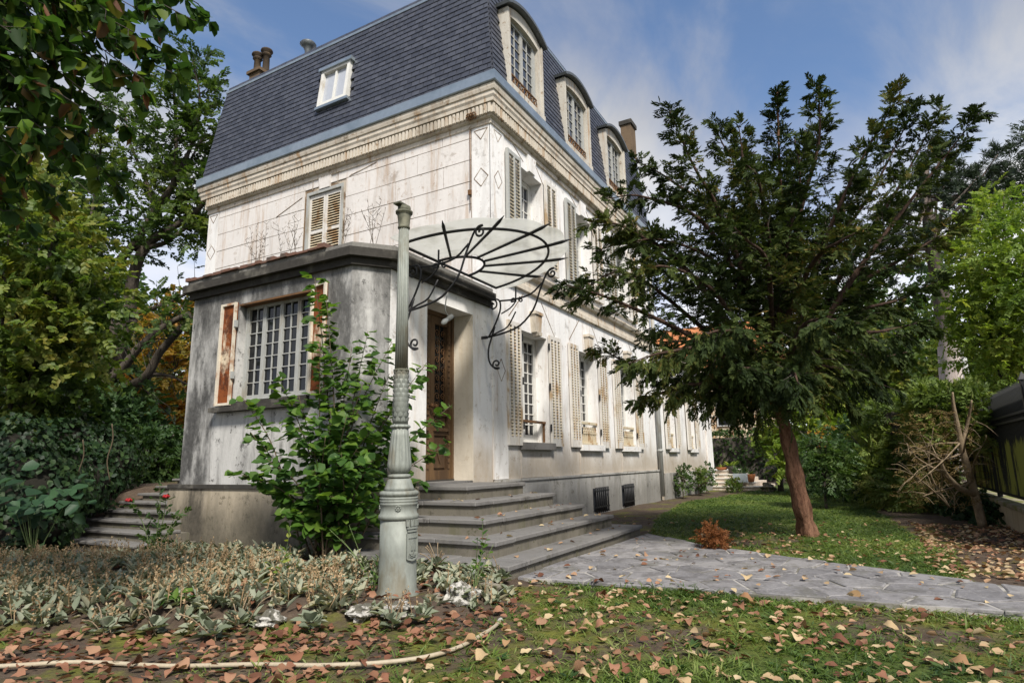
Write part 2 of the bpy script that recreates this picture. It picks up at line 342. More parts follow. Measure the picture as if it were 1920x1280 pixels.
MAT['bark_limb'] = m_bark('dark reddish limb bark', (.035,.022,.016), (.10,.062,.045), 8)
MAT['bark_dark'] = m_bark('dark bark', (.05,.042,.034), (.11,.095,.08), 5)
MAT['bark_rob'] = m_bark('grey brown furrowed bark', (.045,.037,.03), (.115,.095,.075), 4)
def m_pinebark():
    t = NT('pine bark, pale below'); f = t.noise(3, 6, .7, (1,1,.3)); z = t.sep()[2]; a = t.cramp(f, [(.3, (.34,.28,.25)), (.6, (.55,.48,.45))]); b = t.cramp(f, [(.3, (.05,.04,.035)), (.6, (.13,.105,.09))])
    c = t.mix(t.ramp(t.math('ADD', z, t.math('MULTIPLY', f, 1.5)), 4.4, 6.2), a, b); t.bump(f, .8, .03); return t.fin(c, .9, 0, .15)
MAT['bark_pale'] = m_pinebark()
MAT['twig'] = m_bark('pale dead twig', (.16,.115,.07), (.28,.215,.14), 5)
MAT['stem'] = m_flat('brown stem', (.10,.075,.045), .8)
MAT['stem_green'] = m_flat('green stem', (.14,.19,.07), .7)
MAT['L_linden'] = m_leaf('linden leaf', [(.022,.05,.012), (.035,.08,.016), (.055,.115,.02), (.10,.17,.025), (.12,.16,.03)], .6, .4, .2)
MAT['L_brown'] = m_leaf('dry brown leaf', [(.10,.04,.02), (.16,.07,.03), (.22,.12,.05)], .8, .3)
MAT['L_yew'] = m_leaf('yew needles', [(.010,.017,.007), (.020,.034,.010), (.040,.060,.015), (.078,.095,.022), (.18,.11,.03)], .7, .2, .12)
MAT['L_robinia'] = m_leaf('robinia leaflet', [(.025,.05,.016), (.045,.085,.020), (.085,.135,.028), (.16,.19,.04)], .55, .42)
MAT['L_olive'] = m_leaf('yellow green leaf', [(.025,.05,.013), (.05,.09,.018), (.10,.15,.026), (.17,.20,.04), (.22,.20,.04)], .55, .42)
MAT['L_green'] = m_leaf('mid green leaf', [(.02,.045,.014), (.035,.075,.02), (.06,.11,.028), (.10,.15,.035)], .5, .35)
MAT['L_ivy'] = m_leaf('ivy leaf', [(.012,.030,.012), (.020,.046,.016), (.030,.064,.020), (.055,.095,.03)], .5, .2, .25)
MAT['L_hazel'] = m_leaf('hazel leaf', [(.03,.075,.014), (.05,.115,.018), (.08,.16,.022), (.13,.21,.03)], .5, .4)
MAT['L_hazel_o'] = m_leaf('hazel leaf single', [(.03,.075,.014), (.05,.115,.018), (.085,.17,.022), (.14,.22,.03)], .5, .4, src='obj')
MAT['L_linden_o'] = m_leaf('linden leaf single', [(.018,.042,.012), (.03,.07,.014), (.05,.11,.018), (.11,.19,.025), (.13,.06,.03)], .6, .4, .2, src='obj')
MAT['L_orange'] = m_leaf('autumn leaf', [(.30,.11,.02), (.36,.18,.03), (.30,.22,.04), (.13,.15,.03)], .6, .45)
MAT['L_acacia'] = m_leaf('light green leaf', [(.08,.14,.02), (.13,.20,.028), (.20,.27,.04), (.28,.30,.05)], .55, .45)
MAT['L_hedge'] = m_leaf('conifer hedge shoot', [(.045,.075,.016), (.10,.15,.03), (.17,.22,.045), (.26,.25,.08)], .6, .3)
MAT['L_pine'] = m_leaf('pine needles', [(.012,.022,.014), (.02,.038,.018), (.035,.06,.024)], .6, .12)
MAT['L_silver'] = m_leaf('silvery leaf', [(.13,.155,.10), (.21,.235,.165), (.30,.315,.235), (.34,.30,.19)], .8, .2, .1)
MAT['L_dry'] = m_leaf('dry stalk', [(.24,.15,.08), (.38,.26,.15), (.50,.38,.24)], .85, .2, .1)
MAT['L_fallen'] = m_leaf('fallen leaf', [(.10,.04,.025), (.17,.075,.045), (.26,.125,.075), (.34,.19,.115), (.44,.30,.17), (.50,.40,.24)], .75, .15, .2)
MAT['L_fallen_o'] = m_leaf('fallen leaf single', [(.12,.05,.03), (.20,.085,.05), (.29,.14,.085), (.33,.19,.115), (.19,.075,.04)], .75, .15, .2, src='obj')
MAT['L_fallen_p'] = m_leaf('pale fallen leaf single', [(.28,.15,.075), (.40,.27,.14), (.50,.39,.23), (.34,.20,.095)], .75, .15, .2, src='obj')
MAT['L_grass'] = m_leaf('grass blade', [(.04,.075,.014), (.075,.125,.02), (.12,.175,.03), (.19,.22,.06)], .55, .3)
MAT['L_rust'] = m_leaf('rusty dead conifer', [(.10,.035,.012), (.18,.06,.016), (.26,.10,.025)], .8, .2)
# ------------------------------------------------------------------ ground
def sstep(a, b, x):
    t = np.clip((x-a)/(b-a), 0, 1); return t*t*(3-2*t)
def in_poly(x, y, poly):
    x = np.asarray(x); y = np.asarray(y); r = np.zeros(x.shape, bool); n = len(poly)
    for i in range(n):
        x0, y0 = poly[i]; x1, y1 = poly[(i+1) % n]
        c = ((y0 > y) != (y1 > y)) & (x < (x1-x0)*(y-y0)/((y1-y0) if y1 != y0 else 1e-9)+x0); r ^= c
    return r
def dist_poly(x, y, poly):
    x = np.asarray(x, float); y = np.asarray(y, float); d = np.full(x.shape, 1e9); n = len(poly)
    for i in range(n):
        ax, ay = poly[i]; bx, by = poly[(i+1) % n]; L2 = (bx-ax)**2+(by-ay)**2
        t = np.clip(((x-ax)*(bx-ax)+(y-ay)*(by-ay))/L2, 0, 1); d = np.minimum(d, np.hypot(x-ax-t*(bx-ax), y-ay-t*(by-ay)))
    return np.where(in_poly(x, y, poly), d, -d)
BED = [(-5.75,.3),(-5.3,-.5),(-4.95,-1.15),(-4.5,-1.75),(-4.05,-2.15),(-3.5,-2.25),(-2.85,-1.9),(-2.9,.3),(-2.75,.6),(-2.75,1.9),(-3.3,2.2),(-4.05,2.4),(-4.3,4.4),(-4.6,6),(-7,6),(-7.2,3)]
PATH = [(-2.86,-1.96),(-2.76,-3.5),(-2.62,-5.4),(-2.55,-9.),(-1.75,-9.),(-1.72,-5.6),(-1.15,-4.5),(-.33,-3.0),(.62,-2.0)]
def ground_h(x, y):
    h = .11*sstep(0, .30, dist_poly(x, y, BED))
    h = h-.10*np.exp(-((x+3.79)**2+(y+1.42)**2)/.16)
    h = h+.74*sstep(-3.9, -1.9, x)*sstep(2.9, 3.6, y)*(1-sstep(6, 30, np.abs(y)))
    h = h-.10*sstep(1.5, 3.2, y)*sstep(-3.4, -2.8, x)*(1-sstep(3.3, 3.6, y))
    h = h-.30*sstep(2.3, 2.5, y)*(1-sstep(4.5, 4.9, y))*sstep(-3.7,-3.3,x)*(1-sstep(-1.7,-1.4,x))
    h = h+.015*np.sin(x*2.3+y*1.1)*np.sin(y*1.9-x*.7)+.01*np.sin(x*5.1)*np.sin(y*4.3)
    return h
def lawn_d(x, y):
    """how grassy the ground is, 0..1"""
    n = .5+.25*np.sin(x*2.1+1.3*np.sin(y*1.7))+.25*np.sin(y*2.7+1.1*np.sin(x*3.1+1))
    far = in_poly(x, y, [(-1.6,-5.2),(-.2,-3.1),(.8,-2.),(3.,-1.4),(7.,-.8),(14,-1.6),(30,-2),(30,-4.6),(6,-4.7),(2.6,-5.0),(.3,-5.35)])
    bare = np.exp(-(((x-.6)**2)/1.2+((y+3.4)**2)/.6))
    fore = ((x < -2.6) & (y < -2.2)) | (x < -4.4)
    g = sstep(-2.0, -2.9, -x*0+y)*fore*(.24+.55*n)
    g = np.maximum(g, fore*.26*n)
    g = np.where(far, (.62+.38*n)*(1-.75*bare), g)
    g = np.where(in_poly(x, y, PATH), 0, g); g = np.where(in_poly(x, y, BED), .0, g)
    return g
def gx(a, b, s): return np.arange(a, b, s)
xs = np.concatenate([[-400,-200,-100,-60,-40,-25,-16], gx(-11,3,.14), gx(3,15,.4), [16,18,21,25,30,40,60,100,200,400]])
ys = np.concatenate([[-400,-200,-100,-60,-40,-25,-16,-12], gx(-9,6.5,.14), gx(6.5,14,.5), [16,20,26,40,60,100,200,400]])
X, Y = np.meshgrid(xs, ys, indexing='ij'); Z = ground_h(X, Y)
V = np.stack([X, Y, Z], -1).reshape(-1, 3); nx, ny = X.shape
ii, jj = np.meshgrid(np.arange(nx-1), np.arange(ny-1), indexing='ij'); a_ = (ii*ny+jj).ravel()
Fq = np.stack([a_, a_+ny, a_+ny+1, a_+1], 1)
def m_ground():
    t = NT('soil moss and turf'); f = t.noise(1.6, 7, .65); g = t.noise(9, 6, .7); h = t.noise(40, 4, .7)
    soil = t.cramp(g, [(.3, (.055,.04,.03)), (.55, (.085,.062,.045)), (.75, (.15,.115,.085))])
    moss = t.cramp(g, [(.3, (.06,.07,.012)), (.7, (.17,.18,.025))])
    turf = t.cramp(h, [(.3, (.03,.05,.012)), (.7, (.085,.115,.025))])
    lw = t.attr('lawn'); k = t.math('ADD', lw, t.math('MULTIPLY', t.math('SUBTRACT', g, .5), .9))
    c = t.mix(t.ramp(t.math('ADD', f, t.math('MULTIPLY', lw, .25)), .5, .66, 0, .85), soil, moss); c = t.mix(t.ramp(k, .35, .65), c, turf)
    t.bump(t.math('ADD', g, h), .8, .02); return t.fin(c, .95, 0, .15)
MAT['ground'] = m_ground()
me = np_mesh('ground', V, Fq, MAT['ground'], sm=True)
at_ = me.attributes.new('lawn', 'FLOAT', 'POINT'); at_.data.foreach_set('value', lawn_d(X, Y).ravel().astype(np.float32))
link('ground', me, kind='structure')

# path of irregular flagstones
def m_flag():
    t = NT('grey flagstone'); k = t.objrnd(); c = t.cramp(k, [(0, (.15,.145,.148)), (.5, (.19,.182,.182)), (1, (.235,.225,.22))])
    f = t.noise(5, 6, .7); c = t.mix(t.ramp(f, .42, .66, 0, .75), c, (.075,.07,.068)); g = t.noise(30, 4, .7); c = t.mix(t.ramp(g, .5, .7, 0, .35), c, (.36,.34,.32)); h = t.noise(2.2, 7, .7, None, (4,4,0)); c = t.mix(t.ramp(h, .52, .62, 0, .6), c, (.10,.095,.075))
    t.bump(t.math('ADD', f, g), .4, .008); return t.fin(c, .8, 0, .3)
MAT['flag'] = m_flag(); MAT['mortar'] = m_flat('pale path mortar', (.34,.32,.29), .95, c2=(.085,.08,.055), amt=.8, lo=.46, hi=.56, scale=3.5)
rnd = random.Random(2); PE = []
for i in range(len(PATH)):                            # the path's edges wander a little
    a, b = PATH[i], PATH[(i+1) % len(PATH)]; k = max(1, int(math.hypot(b[0]-a[0], b[1]-a[1])/.18))
    for j in range(k): t_ = j/k; w_ = .035 if 0 < j else .01; PE.append((a[0]+(b[0]-a[0])*t_+rnd.uniform(-w_,w_), a[1]+(b[1]-a[1])*t_+rnd.uniform(-w_,w_)*.4))
path = link('path', MB().prism(PE, -.10, .039).mesh('path', MAT['mortar']), kind='structure')
rnd = random.Random(5); seeds = []
while len(seeds) < 88:
    p = (rnd.uniform(-2.9, .6), rnd.uniform(-6.6, -1.95))
    if in_poly(p[0], p[1], PATH) and all(math.hypot(p[0]-q[0], p[1]-q[1]) > .21 for q in seeds): seeds.append(p)
    rnd.random()
    if len(seeds) > 40 and rnd.random() < .002: break
def clip(poly, px, py, nx_, ny_):
    out = []; n = len(poly)
    for i in range(n):
        a, b = poly[i], poly[(i+1) % n]; da = (a[0]-px)*nx_+(a[1]-py)*ny_; db = (b[0]-px)*nx_+(b[1]-py)*ny_
        if da <= 0: out.append(a)
        if da*db < 0: t = da/(da-db); out.append((a[0]+(b[0]-a[0])*t, a[1]+(b[1]-a[1])*t))
    return out
for s in seeds:
    poly = list(PATH)
    for q in seeds:
        if q is s: continue
        dx, dy = q[0]-s[0], q[1]-s[1]; d = math.hypot(dx, dy)
        if d < 1.6: poly = clip(poly, (s[0]+q[0])/2-dx/d*.006, (s[1]+q[1])/2-dy/d*.006, dx/d, dy/d)
        if len(poly) < 3: break
    if len(poly) < 3: continue
    cx = sum(p[0] for p in poly)/len(poly); cy = sum(p[1] for p in poly)/len(poly)
    poly = [(cx+(p[0]-cx)*.985+rnd.uniform(-.006,.006), cy+(p[1]-cy)*.985+rnd.uniform(-.006,.006)) for p in poly]
    top = .042+rnd.uniform(0, .010); sh = [(cx+(p[0]-cx)*.94, cy+(p[1]-cy)*.94, top+rnd.uniform(-.002,.002)) for p in poly]; n = len(poly)
    m = MB(); m.add([(p[0], p[1], .02) for p in poly]+[(p[0], p[1], top-.006) for p in poly]+sh,
        [(i, (i+1)%n, n+(i+1)%n, n+i) for i in range(n)]+[(n+i, n+(i+1)%n, 2*n+(i+1)%n, 2*n+i) for i in range(n)]+[tuple(range(2*n, 3*n))])
    m.build('flagstone', MAT['flag'], path)

# ------------------------------------------------------------------ the house
VX, VY, VZ = Vector((1,0,0)), Vector((0,1,0)), Vector((0,0,1))
W, LX, ZT = 7.05, 8.1, 6.5
house = thing('house', (0,0,0), 'old white plastered villa with blue-grey slate mansard roof, arched dormers and a grey entrance porch', 'house')
FRONT = (Vector((0,0,0)), VX, VZ, -VY)            # long facade, a = x
GABLE = (Vector((0,W,0)), -VY, VZ, -VX)           # short facade, a = W - y
def shifted(fr, a, b, c=0): O, u, v, n = fr; return (O+u*a+v*b+n*c, u, v, n)
def wall_mesh(fr, a0, a1, b0, b1, ops, depth):
    """a wall slab with openings: front, back and reveals"""
    A = sorted({a0, a1, *[o[0] for o in ops], *[o[1] for o in ops]}); B = sorted({b0, b1, *[o[2] for o in ops], *[o[3] for o in ops]})
    O, u, v, n = fr; m = MB(); P = lambda a, b, c: O+u*a+v*b+n*c
    solid = lambda i, j: 0 <= i < len(A)-1 and 0 <= j < len(B)-1 and not any(o[0]-1e-6 <= A[i] and A[i+1] <= o[1]+1e-6 and o[2]-1e-6 <= B[j] and B[j+1] <= o[3]+1e-6 for o in ops)
    for i in range(len(A)-1):
        for j in range(len(B)-1):
            if not solid(i, j): continue
            x0, x1, y0, y1 = A[i], A[i+1], B[j], B[j+1]
            m.add([P(x0,y0,0),P(x1,y0,0),P(x1,y1,0),P(x0,y1,0)], [(0,1,2,3)]); m.add([P(x0,y0,-depth),P(x1,y0,-depth),P(x1,y1,-depth),P(x0,y1,-depth)], [(3,2,1,0)])
            for di, dj, e in ((-1,0,((x0,y1),(x0,y0))), (1,0,((x1,y0),(x1,y1))), (0,-1,((x0,y0),(x1,y0))), (0,1,((x1,y1),(x0,y1)))):
                if not solid(i+di, j+dj):
                    inside = 0 <= i+di < len(A)-1 and 0 <= j+dj < len(B)-1
                    if inside or dj == 1: m.add([P(*e[0],0),P(*e[0],-depth),P(*e[1],-depth),P(*e[1],0)], [(0,1,2,3)])
    return m
BAYS = (1.34, 3.64, 5.94); DORM = (.98, 3.27, 5.55)
gf = [(c-.48, c+.48, 1.30, 3.10) for c in BAYS]; ff = [(c-.45, c+.45, 4.36, 5.99) for c in BAYS]
wall_mesh(FRONT, 0, LX, -.3, ZT, gf+ff, .34).build('wall', MAT['white_low'], house)['label'] = 'long white plaster facade with peeling patches'
GW = (W-4.08, W-3.14, 4.3, 6.07)
wall_mesh(GABLE, 0, W, -.3, ZT, [GW], .34).build('wall', MAT['joint'], house)['label'] = 'short ashlar faced gable wall'
MB().box(LX-.34, LX, .34, W, -.3, ZT).box(.34, LX-.34, W-.34, W, -.3, ZT).build('wall', MAT['white'], house)
MB().box(.4, 7.7, .9, 1.0, .1, 9.0).box(.9, 1.0, 1.05, 6.6, .1, 9.0).build('dark_interior', MAT['slateback'], house)   # near-black sheets put in for the unlit dark of the rooms
# plinth of the long side and its top ledge
m = MB().boxf(FRONT, 0.01, LX-.02, -.4, .715, 0, .045); m.boxf(FRONT, .01, LX-.02, .718, .752, 0, .065); m.build('plinth', MAT['plinth'], house)

# ashlar blocks on the gable, joints open between them
rnd = random.Random(11); rows = [3.42, 3.90, 4.33, 4.78, 5.04, 5.22, 5.65, 5.98, 6.30][:]
rows = [3.42, 3.86, 4.30, 4.62, 5.02, 5.40, 5.77, 6.14, 6.30]
ya, yb = .36, W-.34
for r in range(len(rows)-1):
    z0, z1 = rows[r], rows[r+1]; cuts = [ya]; y = ya+(.55 if r % 2 else 1.1)
    while y < yb-.35: cuts.append(y+rnd.uniform(-.05,.05)); y += rnd.choice((1.05, 1.15, 1.25))
    cuts.append(yb); segs = []
    for c0, c1 in zip(cuts, cuts[1:]):
        if r == len(rows)-2 or (z0 < 6.09):        # keep clear of the shuttered window
            lo, hi = 3.08, 4.14
            if z0 < 6.09:
                for s0, s1 in ((c0, min(c1, lo)), (max(c0, hi), c1)):
                    if s1-s0 > .04: segs.append((s0, s1))
                continue
        segs.append((c0, c1))
    for s0, s1 in segs:
        pr = .012+rnd.uniform(0, .006); g = .0065
        m = MB().boxf(GABLE, W-s1+g, W-s0-g, z0+g, z1-g, -.01, pr); o = m.build('block', MAT['block'], house); 
MB().boxf(GABLE, .33, W-3.2, -.2, 3.415, -.01, .013).build('wall', MAT['block'], house)
# corner strips either side of the gable, smooth render
for y0, y1 in ((0.0, .345), (W-.33, W)):
    MB().boxf(GABLE, W-y1, W-y0, 3.3, 6.30, -.01, .016).build('corner_strip', MAT['white'], house)
MB().boxf(FRONT, -.016, .40, .76, 6.30, -.01, .014).build('corner_strip', MAT['white'], house)
# incised lozenges, triangles and lintel lines (thin stained channels with their rims)
def lines(fr, segs, w=.011, c=(.016,.021)):
    m = MB(); O, u, v, n = fr
    for (a0, b0), (a1, b1) in segs:
        d = Vector((a1-a0, b1-b0)); L = d.length; d /= L; p = Vector((-d.y, d.x))
        fr2 = (O+u*a0+v*b0, u*d.x+v*d.y, u*p.x+v*p.y, n); m.boxf(fr2, 0, L, -w/2, w/2, *c)
    return m
def loz(a, b, w, h): return [((a-w,b),(a,b+h)),((a,b+h),(a+w,b)),((a+w,b),(a,b-h)),((a,b-h),(a-w,b))]
def tri(a, b, w, h): return [((a-w,b),(a+w,b)),((a+w,b),(a,b-h)),((a,b-h),(a-w,b))]
for yc in (.17, W-.17): lines(GABLE, loz(W-yc, 5.42, .13, .155)+tri(W-yc, 6.24, .125, .17)+loz(W-yc, 4.2, .13, .155)).build('ornament', MAT['joint'], house)
lines(FRONT, loz(.20, 5.42, .12, .155)+tri(.20, 6.24, .12, .17)+loz(.22, 2.36, .12, .17), c=(.014,.018)).build('ornament', MAT['joint'], house)
lines(GABLE, [((W-3.0,6.16),(W-2.35,6.26)),((W-4.2,6.02),(W-4.9,5.78)),((W-3.93,6.10),(W-3.93,6.29)),((W-3.28,6.10),(W-3.28,6.29))], c=(.02,.025)).build('ornament', MAT['joint'], house)
seg = []
for c in BAYS: seg += [((c-.62,6.29),(c-.25,6.12)), ((c+.25,6.22),(c+.62,5.9)), ((c+.7,6.12),(c+1.0,5.78)), ((c+.30,3.72),(c+.8,3.2)), ((c-.35,3.72),(c-.85,3.25))]
lines(FRONT, seg, .014, (0,.005)).build('ornament', MAT['joint'], house)
# panels below the ground floor sills
for k, c in enumerate(BAYS):
    m = MB(); m.boxf(FRONT, c-.53, c+.53, .76, 1.16, 0, .012); m.build('apron_panel', MAT['white_low'], house)
    MB().boxf(FRONT, c-.56, c+.56, 1.19, 1.30, -.05, .09).build('window_sill', MAT['stone'] if k == 0 else MAT['white'], house)
    m = MB().prismf(FRONT, [(c-.09,3.12),(c+.09,3.12),(c+.13,3.42),(c-.13,3.42)], 0, .10); m.prismf(FRONT, [(c-.05,3.06),(c+.05,3.06),(c+.07,3.12),(c-.07,3.12)], 0, .13)
    m.boxf(FRONT, c-.15, c+.15, 3.42, 3.47, 0, .12); m.build('keystone', MAT['cornice'], house)
    MB().prismf(FRONT, [(c-.11,6.0),(c+.11,6.0),(c+.15,6.30),(c-.15,6.30)], 0, .05).build('keystone', MAT['white'], house)
    MB().boxf(FRONT, c-.50, c+.50, 4.30, 4.36, -.05, .07).build('window_sill', MAT['white'], house)
yk = 3.61; MB().prismf(GABLE, [(W-yk-.13,6.075),(W-yk+.13,6.075),(W-yk+.16,6.30),(W-yk-.16,6.30)], .0, .035).build('keystone', MAT['block'], house)

def loft(path, prof, closed=False):
    """sweep a profile of (overhang, z) along a plan path given as corner points with outward diagonal factors"""
    m = MB(); n = len(path); k = len(prof); vs = []
    for (x, y), (dx, dy) in path:
        for o, z in prof: vs.append((x+dx*o, y+dy*o, z))
    m.add(vs, [(i*k+j, i*k+j+1, (i+1)*k+j+1, (i+1)*k+j) for i in range(n-1) for j in range(k-1)]); return m
RING = [((5.0, W), (0, 1)), ((0, W), (-1, 1)), ((0, 0), (-1, -1)), ((LX, 0), (0, -1))]
loft(RING, [(-.02,6.28),(.035,6.30),(.035,6.36),(.02,6.385),(.075,6.405),(.075,6.60),(.14,6.605),(.145,6.66),(.165,6.70),(.165,6.77),(.185,6.775),(.20,6.83),(.20,6.878),(-.05,6.88)]).build('cornice', MAT['cornice'], house)
loft(RING, [(.16,6.884),(.225,6.884),(.235,6.90),(.225,7.06),(.21,7.085),(.12,7.10)]).build('gutter', MAT['zinc'], house)
m = MB()
for i in range(95):
    a = .0+i*.075
    if a < W+.05: m.boxf(GABLE, W+.08-a-.05, W+.08-a, 6.43, 6.585, .07, .128)
for i in range(108):
    a = -.10+i*.075; m.boxf(FRONT, a, a+.05, 6.43, 6.585, .07, .128)
m.build('dentils', MAT['cornice'], house, kind='stuff')
loft(RING, [(0,3.74),(.07,3.76),(.07,3.83),(.04,3.86),(.04,4.02),(.10,4.05),(.13,4.12),(.13,4.15),(0,4.19)][:]) if 0 else None
loft([((.34,0),(0,-1)),((LX,0),(0,-1))], [(0,3.76),(.05,3.775),(.05,3.86),(.03,3.88),(.03,4.0),(.09,4.03),(.12,4.09),(.12,4.125),(0,4.17)]).build('string_course', MAT['cornice'], house)
# faces of the string course ends are closed by the wall and the annex

# mansard roof
ZB, ZR = 7.06, 9.20
def inset(z): return -.14+.26*(z-ZB)/(ZR-ZB)
roof = loft([((5.0, W), (0, 1)), ((0, W), (-1, 1)), ((0, 0), (-1, -1))], [(.12, ZB), (-.14, ZR-.02)])
SLF = (Vector((0,-.12,ZB)), VX, Vector((0,.26,ZR-.02-ZB)).normalized(), Vector((0,-(ZR-.02-ZB),.26)).normalized())
wm = wall_mesh(SLF, .02, LX-.1, 0, 2.15, [(c-.53, c+.53, .12, 1.58) for c in DORM], .02); roof.add(wm.v, wm.f)
roof.box(.3, LX-.3, 1.2, 1.25, 7.1, 9.1); roof.add([(-.12,-.12,ZB),(.02,-.12,ZB),(.16,.14,ZR-.02),(.14,.14,ZR-.02)], [(0,1,2,3)])  # inner box: near-black sheet for the shade behind the dormers
roof.add([(.13,W-.13,ZR-.02),(.13,.13,ZR-.02),(LX-.1,.13,ZR-.02),(LX-.1,W-.13,ZR-.02)], [(0,1,2,3)])
roof.add([(LX-.1,-.12,ZB),(LX-.1,W,ZB),(LX-.1,W-.14,ZR-.02),(LX-.1,.14,ZR-.02)], [(0,1,2,3)])
roof = roof.build('roof', MAT['slateback'], house)
loft([((5.0, W), (0, 1)), ((0, W), (-1, 1)), ((0, 0), (-1, -1)), ((LX-.08, 0), (0, -1))], [(-.10,ZR-.03),(-.085,ZR-.02),(-.085,ZR+.03),(-.11,ZR+.05),(-.4,ZR+.07)]).build('ridge_flashing', MAT['zinc'], roof)
for k in range(9):
    y = .15+k*.84; MB().boxf((Vector((.12,y,ZR+.05)),VX,VY,VZ), 0, .07, 0, .03, 0, .05).build('flashing_clip', MAT['zinc_dark'], roof)
    if k: MB().boxf((Vector((k*.9,.12,ZR+.05)),VX,VY,VZ), 0, .03, 0, .07, 0, .05).build('flashing_clip', MAT['zinc_dark'], roof)
LX_END = LX-.1
MB().box(LX-.11, LX+.02, -.16, .12, 7.08, 7.3).prismf((Vector((LX-.1,0,0)),VY,VZ,VX), [(-.16,7.05),(.25,7.05),(.5,9.25),(.10,9.25)], 0, .09).build('verge_flashing', MAT['zinc'], roof)
# slates: rows on the two visible slopes
def slate_v(w, h=.150, th=.009):
    return [(-w/2,0,.017),(w/2,0,.017),(w/2,h,.0),(-w/2,h,.0),(-w/2,0,.017+th),(w/2,0,.017+th),(w/2,h,th),(-w/2,h,th)]
SF = [(0,3,2,1),(4,5,6,7),(0,1,5,4),(1,2,6,5),(2,3,7,6),(3,0,4,7)]
sl_me = MB().add(slate_v(.160), SF).mesh('slate', MAT['slate'])
SKY = (3.05, 3.80, 7.72, 8.52)
rnd = random.Random(3); cand = []; rest = MB(); pitch = .105; nrow = int((ZR-ZB)/pitch)
for face in ('g', 'f'):
    nv = Vector((-1,0,.1215)).normalized() if face == 'g' else Vector((0,-1,.1215)).normalized()
    uv = -VY if face == 'g' else VX; vv = nv.cross(uv)
    for r in range(nrow+1):
        z = ZB+.01+r*pitch; i0 = inset(z); lo = i0+.0; hi = (W-i0) if face == 'g' else LX-.12
        a = lo-(.085 if r % 2 else 0)
        while a < hi:
            b0, b1 = max(a, lo), min(a+.17, hi); a += .17
            if b1-b0 < .02: continue
            mid = (b0+b1)/2
            if face == 'g' and SKY[0]-.06 < mid < SKY[1]+.06 and SKY[2]-.12 < z < SKY[3]-.0: continue
            if face == 'f' and z < 8.75 and any(abs(mid-c) < .64 for c in DORM): continue
            if z+.15 > ZR: zt = .12
            P = Vector((i0, mid, z)) if face == 'g' else Vector((mid, i0, z))
            P = P+nv*.004; full = (b1-b0) > .168
            d = (P-CAM_POS).length
            cand.append((d if full else 99, P, uv, vv, nv, b1-b0))
cand.sort(key=lambda t: t[0])
for k, (d, P, u, v, n, w) in enumerate(cand):
    jit = rnd.uniform(-.004, .004)
    if k < 300 and d < 90:
        q = Matrix((u, v, n)).transposed().to_quaternion(); link('slate', sl_me, roof, P+v*jit, q)
    else:
        rest.add([P+v*jit+u*p[0]+v*p[1]+n*p[2] for p in slate_v(w-.010)], SF)
rest.build('slates', MAT['slate'], roof, kind='stuff')

# ------------------------------------------------------------------ windows and shutters
PANE = {}
def pane_mesh(w, h, mat):
    k = (round(w,3), round(h,3), mat.name)
    if k not in PANE: PANE[k] = MB().box(-w/2, w/2, -.003, .003, -h/2, h/2).mesh('pane', mat)
    return PANE[k]
def window(fr, Wd, H, leaves, cols, rows, fmat, gmat, fw=.05, st=.045, bw=.018, bot=.07, low=0., rot=0., parent=None, label=None, skip=()):
    """fr at the lower left of the opening, at the plane of the glazing"""
    O, u, v, n = fr; m = MB(); lw = (Wd-2*fw)/leaves
    m.boxf(fr, 0, fw, 0, H, -.05, .03).boxf(fr, Wd-fw, Wd, 0, H, -.05, .03).boxf(fr, fw, Wd-fw, 0, fw, -.05, .034).boxf(fr, fw, Wd-fw, H-fw, H, -.05, .034)
    panes = []; q = Matrix((u, -n, v)).transposed().to_quaternion()
    for l in range(leaves):
        a0 = fw+l*lw; a1 = a0+lw; b0, b1 = fw, H-fw
        m.boxf(fr, a0+.002, a0+st, b0, b1, -.03, .025).boxf(fr, a1-st, a1-.002, b0, b1, -.03, .025).boxf(fr, a0+st, a1-st, b0, b0+bot, -.03, .022).boxf(fr, a0+st, a1-st, b1-st, b1, -.03, .022)
        x0, x1, y0, y1 = a0+st, a1-st, b0+bot, b1-st; cw = (x1-x0)/cols; ch = (y1-y0)/rows
        for c in range(1, cols): m.boxf(fr, x0+c*cw-bw/2, x0+c*cw+bw/2, y0, y1, -.015, .012)
        for r in range(1, rows): m.boxf(fr, x0, x1, y0+r*ch-bw/2, y0+r*ch+bw/2, -.014, .010)
        for c in range(cols):
            for r in range(rows): panes.append((x0+(c+.5)*cw, y0+(r+.5)*ch, cw-bw*.6, ch-bw*.6, l, c, r))
    w = m.build('window', fmat, parent or house)
    if label: w['label'] = label
    for a, b, pw, ph, l, c, r in panes:
        if (l, c, r) in skip: continue
        link('pane', pane_mesh(pw, ph, gmat), w, O+u*a+v*b-n*.008, q)
    return w
